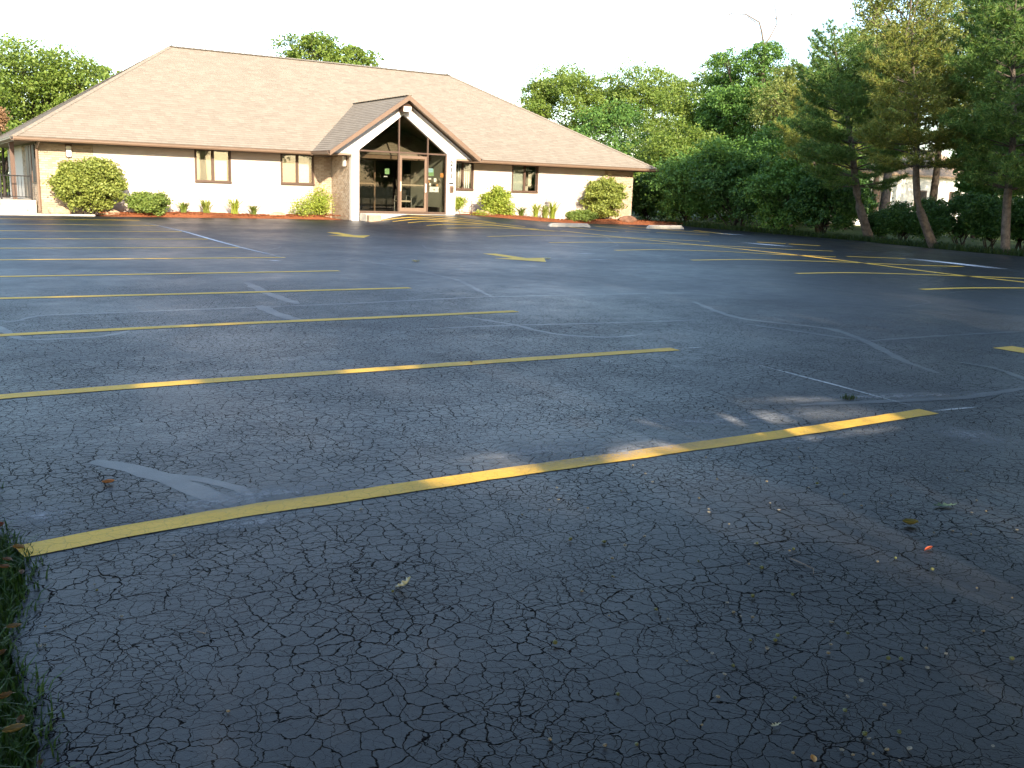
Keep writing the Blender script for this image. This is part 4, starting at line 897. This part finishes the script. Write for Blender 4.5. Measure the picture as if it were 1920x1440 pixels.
# bare dead tree above the wood
def dead_tree():
    Y = 37.5; A = lambda x, y: np.array(atY((x, y), Y)); g = np.random.default_rng(5); f = A(1432, 420); t = thing('dead_tree', 'bare dead branches reaching into the white sky above the wood', 'tree', (f[0], Y, -.03)); mb = MB()
    mb.tube([(f[0], Y, -.1), tuple(A(1434, 300)), tuple(A(1430, 180)), tuple(A(1432, 85))], [.2, .17, .12, .08], 7, cap=False)
    for l, r in (([(1432, 85), (1425, 60), (1418, 42), (1398, 27), (1372, 25), (1360, 38)], .06), ([(1432, 85), (1444, 70), (1455, 45), (1451, 20), (1450, -20)], .055), ([(1418, 42), (1408, 30), (1390, 34), (1368, 55), (1367, 68)], .03),
                 ([(1372, 25), (1362, 30), (1357, 48)], .02), ([(1398, 27), (1385, 8), (1380, -8)], .02), ([(1453, 35), (1480, 28), (1510, 25), (1540, 16)], .025), ([(1480, 28), (1500, 18), (1530, 12)], .016), ([(1510, 25), (1517, 10), (1535, 5)], .013),
                 ([(1444, 70), (1440, 55), (1435, 48)], .02), ([(1452, 48), (1462, 60), (1466, 75), (1467, 100)], .015), ([(1425, 60), (1412, 52), (1405, 40)], .015), ([(1432, 100), (1445, 95), (1452, 85)], .025)):
        P_ = [A(*q)+np.array([0, g.normal()*.15 if i else 0, 0]) for i, q in enumerate(l)]; mb.tube([tuple(q) for q in P_], [1.0*r*(1-.7*i/(len(l)-1)) for i in range(len(l))], 5, cap=False)
    mb.build('trunk', 'deadwood', t, smooth=True)
dead_tree()
# shrubs and flowers in the beds
def bshrub(name, label, cx, yt, yb, hw, Y, m, cat='shrub', **kw): return ptree(name, label, cx, yt, yb, hw, Y, m, cat=cat, **kw)
bshrub('round_shrub', 'big rounded green shrub before the brick left corner', 167, 288, 402, 74, 34.2, 'lf_shrub', lobes=110, clumps=26, per=12, leaf=.085, lr=(.16, .27), seed=71, stems=9, trunk_r=.035, spread=.12, squeeze=.62)
bshrub('juniper', 'low feathery yellow-green juniper right of the round shrub', 282, 360, 414, 44, 34.0, 'lf_jun', lobes=26, clumps=34, per=14, leaf=.075, lr=(.24, .4), seed=72, stems=5, trunk_r=.02, spread=.12)
bshrub('leggy_shrub', 'sparse tall yellow shrub against the brick beside the entrance', 597, 350, 408, 24, 34.0, 'lf_yel', lobes=22, clumps=16, per=9, leaf=.065, seed=73, stems=8, trunk_r=.014, spread=.2)
bshrub('leggy_shrub', 'low spreading yellow-green plant left of the tall entrance shrub', 565, 372, 410, 22, 33.9, 'lf_yel', lobes=14, clumps=12, per=8, leaf=.06, seed=74, stems=6, trunk_r=.01, spread=.2)
bshrub('round_shrub', 'bright lime green shrub right of the entrance', 931, 351, 414, 32, 33.75, 'lf_yel', lobes=30, clumps=34, per=14, leaf=.085, lr=(.22, .36), seed=75, stems=6, trunk_r=.02, spread=.12)
bshrub('round_shrub', 'upright green shrub before the brick right corner', 1133, 326, 414, 47, 34.3, 'lf_shrub', lobes=60, clumps=26, per=16, leaf=.085, lr=(.2, .34), seed=76, stems=8, trunk_r=.03, spread=.12, squeeze=.75)
bshrub('juniper', 'low flat evergreen mound left of the right corner shrub', 1092, 396, 420, 32, 33.35, 'lf_jun', lobes=22, clumps=30, per=12, leaf=.07, seed=77, stems=5, trunk_r=.015, spread=.12)
bshrub('small_tree', 'little standard tree with open ball crown by the house number', 862, 372, 398, 12, 33.4, 'lf_yel', cat='tree', bark='bark', lobes=14, clumps=16, per=9, leaf=.06, seed=78, trunk_r=.018)
bshrub('round_shrub', 'small yellow-green plant at the foot of the lime shrub', 901, 398, 413, 12, 33.55, 'lf_yel', lobes=12, clumps=14, per=9, leaf=.06, seed=79, stems=4, trunk_r=.01)
def tuft(label, px, Y, hgt_, n, m, seed, spread=.22):
    g = np.random.default_rng(seed); p = atY(px, Y); x, z = p.x, hgt(p.x, Y)+.09; V = []; Fc = []
    t = thing('perennial', label, 'plant', (x, Y, z), 'perennials in the mulch')
    for i in range(n):
        a = g.uniform(0, 6.28); l = hgt_*g.uniform(.6, 1.15); o = np.array([x+g.normal()*.05, Y+g.normal()*.05, z]); d = np.array([math.cos(a), math.sin(a), 0]); s = np.array([-d[1], d[0], 0])*.013; b = spread*g.uniform(.3, 1.2)
        k = len(V)
        for q, wd in ((0, .7), (.4, 1.2), (.75, 1), (1, .1)):
            c_ = o+d*b*q*q+np.array([0, 0, l*(q-.3*q*q*q)]); V += [c_-s*wd, c_+s*wd]
        for j in range(3): Fc.append((k+2*j, k+2*j+1, k+2*j+3, k+2*j+2))
    npmesh('leaf_tuft', np.array(V), np.array(Fc), m, t)
for i, (lb, px, h_, m) in enumerate((('small dark green perennial right of the juniper', (344, 398), .28, 'lf_jun'), ('spiky green perennial below the first window', (387, 404), .36, 'lf_shrub'), ('yellow-green grassy perennial right of the first window', (441, 403), .38, 'lf_yel'),
        ('small dark perennial midway between the two left windows', (476, 403), .24, 'lf_jun'), ('green perennial below the right window', (977, 412), .3, 'lf_jun'), ('yellow daylily clump left of the slatted panel', (1004, 413), .42, 'lf_yel'), ('tall yellow daylily clump under the slatted panel', (1035, 413), .52, 'lf_yel'), ('thin daylily clump between the two yellow ones', (1021, 414), .4, 'lf_shrub'))):
    tuft(lb, px, 34.2 if px[0] < 700 else 33.7, h_*2.0, 70, m, 90+i, .5)
# oaks behind the photographer that shade the lot
for i in range(9):
    g_ = random.Random(200+i); x = -9+4.8*i; y = -7.5+g_.uniform(-1.2, 1.2)
    tree('oak_tree', ('tall oak behind the photographer shading the lot, number %s from the grass verge' % ('one', 'two', 'three', 'four', 'five', 'six', 'seven', 'eight', 'nine')[i]), (x, y), 2.0, 18.0+g_.uniform(-.4, .6), 3.6, 3.2, 'lf_oak2', lobes=64, clumps=40, per=9, leaf=.30, lr=(.22, .36), seed=210+i, group='oaks behind the photographer', dapple=True, spread=.22, trunk_r=.3)

for i, (x, y, lb) in enumerate(((2.5, -4.2, 'added unseen oak arching over the photographer beside the grass verge'), (8.0, -4.0, 'added unseen oak arching over the lot right of the photographer'))):
    tree('oak_tree', lb, (x, y), 4.4, 9.6, 5.0, 4.8, 'lf_oak2', lobes=80, clumps=40, per=9, leaf=.28, lr=(.22, .36), seed=240+i, group='oaks behind the photographer', dapple=True, spread=.22, trunk_r=.28, c_off=(.8, 8.4))  # crowns added out of view to block sky reflections and darken near asphalt

for i in range(6):  # bushes added out of view to stop low sun reaching the foreground
    tree('bush', 'added unseen thicket bush behind the photographer, %s from the grass verge' % ('first', 'second', 'third', 'fourth', 'fifth', 'sixth')[i], (-4.5+3.6*i, -5.6+.5*(i % 2)), .2, 5.4, 2.5, 1.6, 'lf_oak2', cat='bush', lobes=46, clumps=34, per=10, leaf=.22, seed=260+i, group='added thicket behind the photographer', dapple=True, stems=6, trunk_r=.05)

# ------------------------------------------------------------------ verge grass, weeds along the right edge
def blades(name, P, h_, wd, m, seed, label, cat='grass'):
    g = np.random.default_rng(seed); n = len(P); a = g.uniform(0, 6.28, n); d = np.stack([np.cos(a), np.sin(a), np.zeros(n)], 1); s = np.stack([-d[:, 1], d[:, 0], d[:, 2]], 1)*wd*g.uniform(.6, 1.3, (n, 1))
    l = h_*g.uniform(.5, 1.3, (n, 1)); b = g.uniform(.2, 1.0, (n, 1))*l; up_ = np.array([0, 0, 1.])
    V = np.stack([P-s, P+s, P+d*b*.35+up_*l*.6+s*.8, P+d*b*.35+up_*l*.6-s*.8, P+d*b+up_*l*.85], 1).reshape(-1, 3)
    k = np.arange(n)[:, None]*5; F1 = np.concatenate([k+0, k+1, k+2, k+3], 1); F2 = np.concatenate([k+3, k+2, k+4, k+4], 1)
    me_v = V; b0 = P.mean(0); me = bpy.data.meshes.new(name); fl = [tuple(x) for x in F1]+[tuple(x[:3]) for x in F2]
    me.from_pydata([tuple(x) for x in (V-b0)], [], fl); me.update()
    return tag(link(name, me, m, None, tuple(b0)), label, cat, None, 'stuff')
g = np.random.default_rng(3); n = 16000; yy = g.uniform(.6, 9, n); P = np.stack([np.array([xl(y) for y in yy])+.03-np.abs(g.normal(size=n))*.30+g.normal(size=n)*.02, yy, np.full(n, -.03)], 1)
blades('grass', P, .075, .0035, 'grass', 4, 'dark green grass verge along the left lot edge')
n = 9000; yy = g.uniform(10, 34, n); P = np.stack([np.array([xr(y) for y in yy])+np.abs(g.normal(size=n))*.5+.02+np.sin(yy*1.7)*.1, yy, np.array([hgt(28, y)-.03 for y in yy])], 1)
blades('weeds', P, .24, .011, 'weed', 5, 'ragged weeds fringing the right edge of the lot', 'weeds')

# ------------------------------------------------------------------ neighbouring house glimpsed through the pines
def house(x, y, w_, d, h, label):
    t = thing('neighbour_house', label, 'house', (x, y, -.03)); m = 'white'
    wl = MB(); wl.box(x-w_/2, x+w_/2, y, y+d, -.03, h); wl.build('wall', 'blindw', t)
    rf = MB(); o = .4; rf.prism([(y-o, h-.1), (y+d+o, h-.1), (y+d+o, h), (y+d/2, h+d*.25), (y-o, h)][::-1], x-w_/2-o, x+w_/2+o, 'x'); rf.build('roof', 'rock', t)
    for k in (-.3, 0, .3):
        f = MB(); a = x+k*w_; f.box(a-.55, a+.55, y-.05, y-.003, .95, 2.15); q = f.build('window', 'frame', t); MB().box(a-.48, a+.48, y-.06, y-.052, 1.02, 2.08).build('pane', 'dark', q)
p = atY((1725, 370), 36); house(p.x, 36, 11, 7, 3.0, 'cream neighbouring house glimpsed between the pine trunks')

# ------------------------------------------------------------------ litter on the asphalt
def acorn_mesh(kind, seed):
    q = random.Random(seed); mb = MB(); nu = 9
    prof = {'cap': [(0, .0), (.0055, .0005), (.0078, .0035), (.0072, .006), (.005, .0085), (0, .0095)], 'nut': [(0, 0), (.005, .001), (.0075, .005), (.0075, .010), (.0085, .0105), (.007, .015), (.002, .0175), (0, .018)],
            'shell': [(0, .0), (.004, .0), (.008, .002), (.0095, .006), (.0085, .0055), (.0065, .003), (0, .0022)]}[kind]
    for r, z in prof:
        for i in range(nu):
            a = 6.283*i/nu; k = 1+q.uniform(-.08, .08); mb.v.append((r*k*math.cos(a)*1.2, r*k*math.sin(a), z))
    for j in range(len(prof)-1):
        for i in range(nu): mb.f.append((j*nu+i, j*nu+(i+1) % nu, (j+1)*nu+(i+1) % nu, (j+1)*nu+i))
    me = bpy.data.meshes.new('acorn'); me.from_pydata(mb.v, [], mb.f); me.polygons.foreach_set('use_smooth', np.ones(len(me.polygons), bool)); return me
MT['ac_tan'] = plain('acorn_tan', (0.19, 0.15, 0.09), .6, .3, 200, 0); MT['ac_green'] = plain('acorn_green', (0.085, 0.095, 0.03), .5, .3, 150, 0); MT['ac_pale'] = plain('acorn_pale', (0.25, 0.22, 0.165), .6, .2, 200, 0)
AM = {}
for k, m in (('cap', 'ac_tan'), ('nut', 'ac_green'), ('shell', 'ac_pale')): AM[k] = acorn_mesh(k, 3); AM[k].materials.append(MT[m])
c8 = [(215,32),(498,15),(343,37),(423,50),(375,99),(381,168),(263,221),(533,292),(363,315),(585,327),(806,266),(903,247),(1051,240),(830,302),(858,316),(902,320),(1197,339),(1259,380),(988,393),(986,407),(888,410),(956,438),(1195,423),(750,457),(656,485),(832,508),(796,535),(395,616),(772,621),(1062,622),(1257,619),(1240,675),(1396,650),(1310,559),(1416,483),(1453,483),(1557,511),(1627,458),(1552,437),(1730,372),(1767,374),(1865,480),(712,726),(349,804),(460,801),(142,780),(1236,820),(1277,838),(1352,834),(1406,820),(1491,816),(1323,769),(1339,777),(1453,760),(1053,831),(1452,860),(1803,805),(1438,97),(1582,146),(911,43),(1040,70),(1057,64),(889,120),(941,141),(703,111),(1741,210),(1874,247),(1370,111),(170,422),(1185,455)]
c6 = [(130,657),(650,607),(657,657),(601,670),(575,610),(735,718),(752,719),(470,728),(193,781),(472,795),(709,828),(753,810),(907,866),(90,889),(146,950),(147,968),(260,1035),(492,916),(540,955),(1172,874),(1005,932),(1120,917),(1248,667),(1585,735),(1540,731),(1653,755),(1488,773),(1652,900),(1705,962),(1625,970),(1413,1084),(1516,1072),(1620,1092),(1880,1068),(1790,1168),(408,1145)]
c5 = [(1220,717),(1170,775),(1385,764),(1283,946),(1017,801),(1212,650),(1573,667),(1750,617),(1640,524),(1710,570),(1525,1049),(1706,925),(1352,1234),(110,772),(1533,1155),(1470,955),(1595,975)]
c7 = [(533,415),(685,595),(255,653),(227,763),(1283,1133),(540,455),(977,253)]
PXA = [(x/2+960, y/2+1000) for x, y in c8]+[(x/3+1280, y/3+640) for x, y in c6]+[(x/3+640, y/3+700) for x, y in c5]+[(x/3, y/3+960) for x, y in c7]+[(738, 1112)]
big = {c8.index(k) for k in ((1323,769),(1438,97),(1582,146),(460,801),(533,292),(395,616),(1062,622),(1453,483),(1865,480),(832,508))}
LB = {'cap': 'tiny tan acorn cap lying on the dark cracked asphalt', 'nut': 'green acorn still in its cap on the dark asphalt', 'shell': 'tiny pale hollow acorn shell on the dark asphalt'}
for i, px in enumerate(PXA):
    k = 'nut' if i in big or i == len(PXA)-1 else rnd.choice(('cap', 'cap', 'shell', 'shell', 'nut'))
    p = gnd(px); o = bpy.data.objects.new('acorn', AM[k]); C.objects.link(o); s = rnd.uniform(.42, .75)*(1.15 if k == 'nut' else 1)
    o.scale = (s, s, s); tl = rnd.uniform(0, .35) if k != 'nut' else rnd.uniform(1.2, 1.5)
    o.rotation_euler = (tl, 0, rnd.uniform(0, 6.28)); o.location = (p.x, p.y, p.z+.0035+(.008*s if k == 'nut' else .001)); WL[o.name] = o.location; tag(o, LB[k], 'acorn', 'fallen acorns: '+k)
def fallen(px, label, col, size, seed, shape='oak', lift=.006, curl=.5, tilt=0, rot=None, onground=None):
    """one lobed or oval leaf, curled, with a stalk"""
    q = random.Random(seed); p = gnd(px) if onground is None else onground; mb = MB(); n = 15; L = size; rows = []
    for i in range(n):
        t = i/(n-1); wv = math.sin(math.pi*min(1, t*.93+.05))**.7
        if shape == 'oak': wv *= .62+.38*math.cos(t*math.pi*6.5)
        wv *= L*.32; y = (t-.5)*L; rows.append([(sx*wv*(1-.25*abs(sx)*curl), y, L*curl*.35*(t-.5)**2*2+abs(sx)**1.6*wv*curl*.9+q.uniform(-.02, .02)*L) for sx in (-1, -.5, 0, .5, 1)])
    for r in rows: mb.v += r
    for i in range(n-1):
        for j in range(4): k = i*5+j; mb.f.append((k, k+1, k+6, k+5))
    me = bpy.data.meshes.new('fallen_leaf')
    k = len(mb.v); st = [(-.004*L/.06, -.5*L, rows[0][2][2]), (.004*L/.06, -.5*L, rows[0][2][2]), (.03*L, -.72*L, .01*L+L*.1), (.012*L, -.74*L, .01*L+L*.1)]
    mb.v += st; mb.f.append((k, k+1, k+2, k+3))
    me.from_pydata(mb.v, [], mb.f); me.polygons.foreach_set('use_smooth', np.ones(len(me.polygons), bool)); me.update()
    key = 'fl_%d' % seed; MT[key] = leaf_mat(key, [tuple(c*.8 for c in col), col, tuple(min(1, c*1.15) for c in col)], .2)
    o = link('fallen_leaf', me, key, None, (p.x, p.y, p.z+lift)); o.rotation_euler = (tilt, 0, q.uniform(0, 6.28) if rot is None else rot); tag(o, label, 'leaf', 'fallen leaves'); return o
fallen((760, 1106), 'pale dry oak leaf standing curled on the asphalt in the foreground', (0.55, 0.52, 0.42), .075, 1, lift=.02, curl=.9, tilt=.7)
fallen((1768, 951), 'grey-green oak leaf lying flat near the right side', (0.16, 0.24, 0.16), .10, 2, curl=.35, rot=1.2)
fallen((1706, 986), 'curled olive leaf left below the grey-green oak leaf', (0.15, 0.13, 0.045), .07, 3, 'oval', curl=1.1, rot=1.0)
fallen((1742, 1032), 'small red leaf on the asphalt right of the twig', (0.42, 0.09, 0.04), .035, 4, 'oval', curl=.8, tilt=.4)
fallen((203, 908), 'brown curled leaf beside the grey sealer patch', (0.40, 0.17, 0.08), .055, 5, 'oval', curl=.9, rot=1.4)
fallen((1525, 1429), 'orange leaf scrap at the bottom edge of the photo', (0.55, 0.28, 0.08), .03, 6, 'oval', curl=.7)
fallen((1453, 1364), 'pale flat leaf scrap near the bottom of the photo', (0.55, 0.50, 0.33), .03, 7, 'oak', curl=.5, rot=1.5)
fallen((883, 680), 'tiny brown leaf on the second yellow parking line', (0.14, 0.06, 0.03), .05, 8, 'oval', curl=.6)
fallen((1027, 486), 'whitish leaf scrap at the tip of the nearer arrow', (0.6, 0.58, 0.52), .14, 9, 'oval', curl=.7)
fallen((780, 491), 'pale leaf scrap on the lane left of the nearer arrow', (0.55, 0.52, 0.45), .16, 10, 'oval', curl=.6)
for i, (px, col, s, lb) in enumerate((((36, 1043), (.5, .27, .08), .07, 'orange-brown leaf at the left tip of the first yellow line'), ((14, 1066), (.30, .15, .07), .06, 'dull brown leaf in the grass under the yellow line tip'), ((42, 1090), (.34, .20, .13), .05, 'pinkish brown leaf on the grass rim'),
        ((8, 1080), (.34, .17, .08), .06, 'brown leaf at the left frame edge beside the pinkish one'), ((28, 1194), (.42, .28, .16), .06, 'tan curled leaf midway down the grass verge'), ((4, 1245), (.40, .20, .09), .05, 'russet leaf at the left frame edge midway down'), ((10, 1328), (.40, .22, .10), .06, 'tan leaf above the big folded leaf in the grass'),
        ((40, 1372), (.36, .20, .10), .05, 'narrow brown leaf right of the big folded leaf'), ((28, 1392), (.46, .32, .14), .075, 'big folded yellow-brown leaf in the bottom left grass'), ((3, 1000), (.40, .12, .07), .07, 'reddish leaf on the asphalt rim at the left frame edge'), ((76, 1437), (.40, .20, .09), .04, 'brown leaf at the bottom edge by the grass'), ((85, 1215), (.5, .48, .40), .025, 'pale leaf scrap just off the grass tips'))):
    fallen(px, lb, tuple(c*.4 for c in col), s*.7, 30+i, 'oval', curl=.9, lift=.03 if px[0] < 60 else .006)
def twig(px, label, r, seed):
    P_ = [gnd(q) for q in px]; t = tag(MB().tube([(q.x, q.y, q.z+.008) for q in P_], [r]*(len(P_)-1)+[r*.5], 5).build('twig', 'deadwood', base=tuple(P_[0])), label, 'twig', 'twigs on the asphalt')
twig([(1481, 1050), (1500, 1058), (1525, 1070), (1525, 1080)], 'thin bent pale twig on the asphalt left of the red leaf', .0022, 1)
twig([(370, 1188), (385, 1192), (388, 1183)], 'tiny twig scrap on the asphalt near the grass verge', .002, 2)
g = np.random.default_rng(9); p = gnd((1592, 748)); P = np.stack([p.x+g.normal(size=60)*.03, p.y+g.normal(size=60)*.02, np.full(60, .002)], 1)
wd_ = blades('weed_clump', P, .035, .003, 'weed', 9, 'small dry weed clump near the end of the first yellow line', 'weed')
if 'kind' in wd_: del wd_['kind']
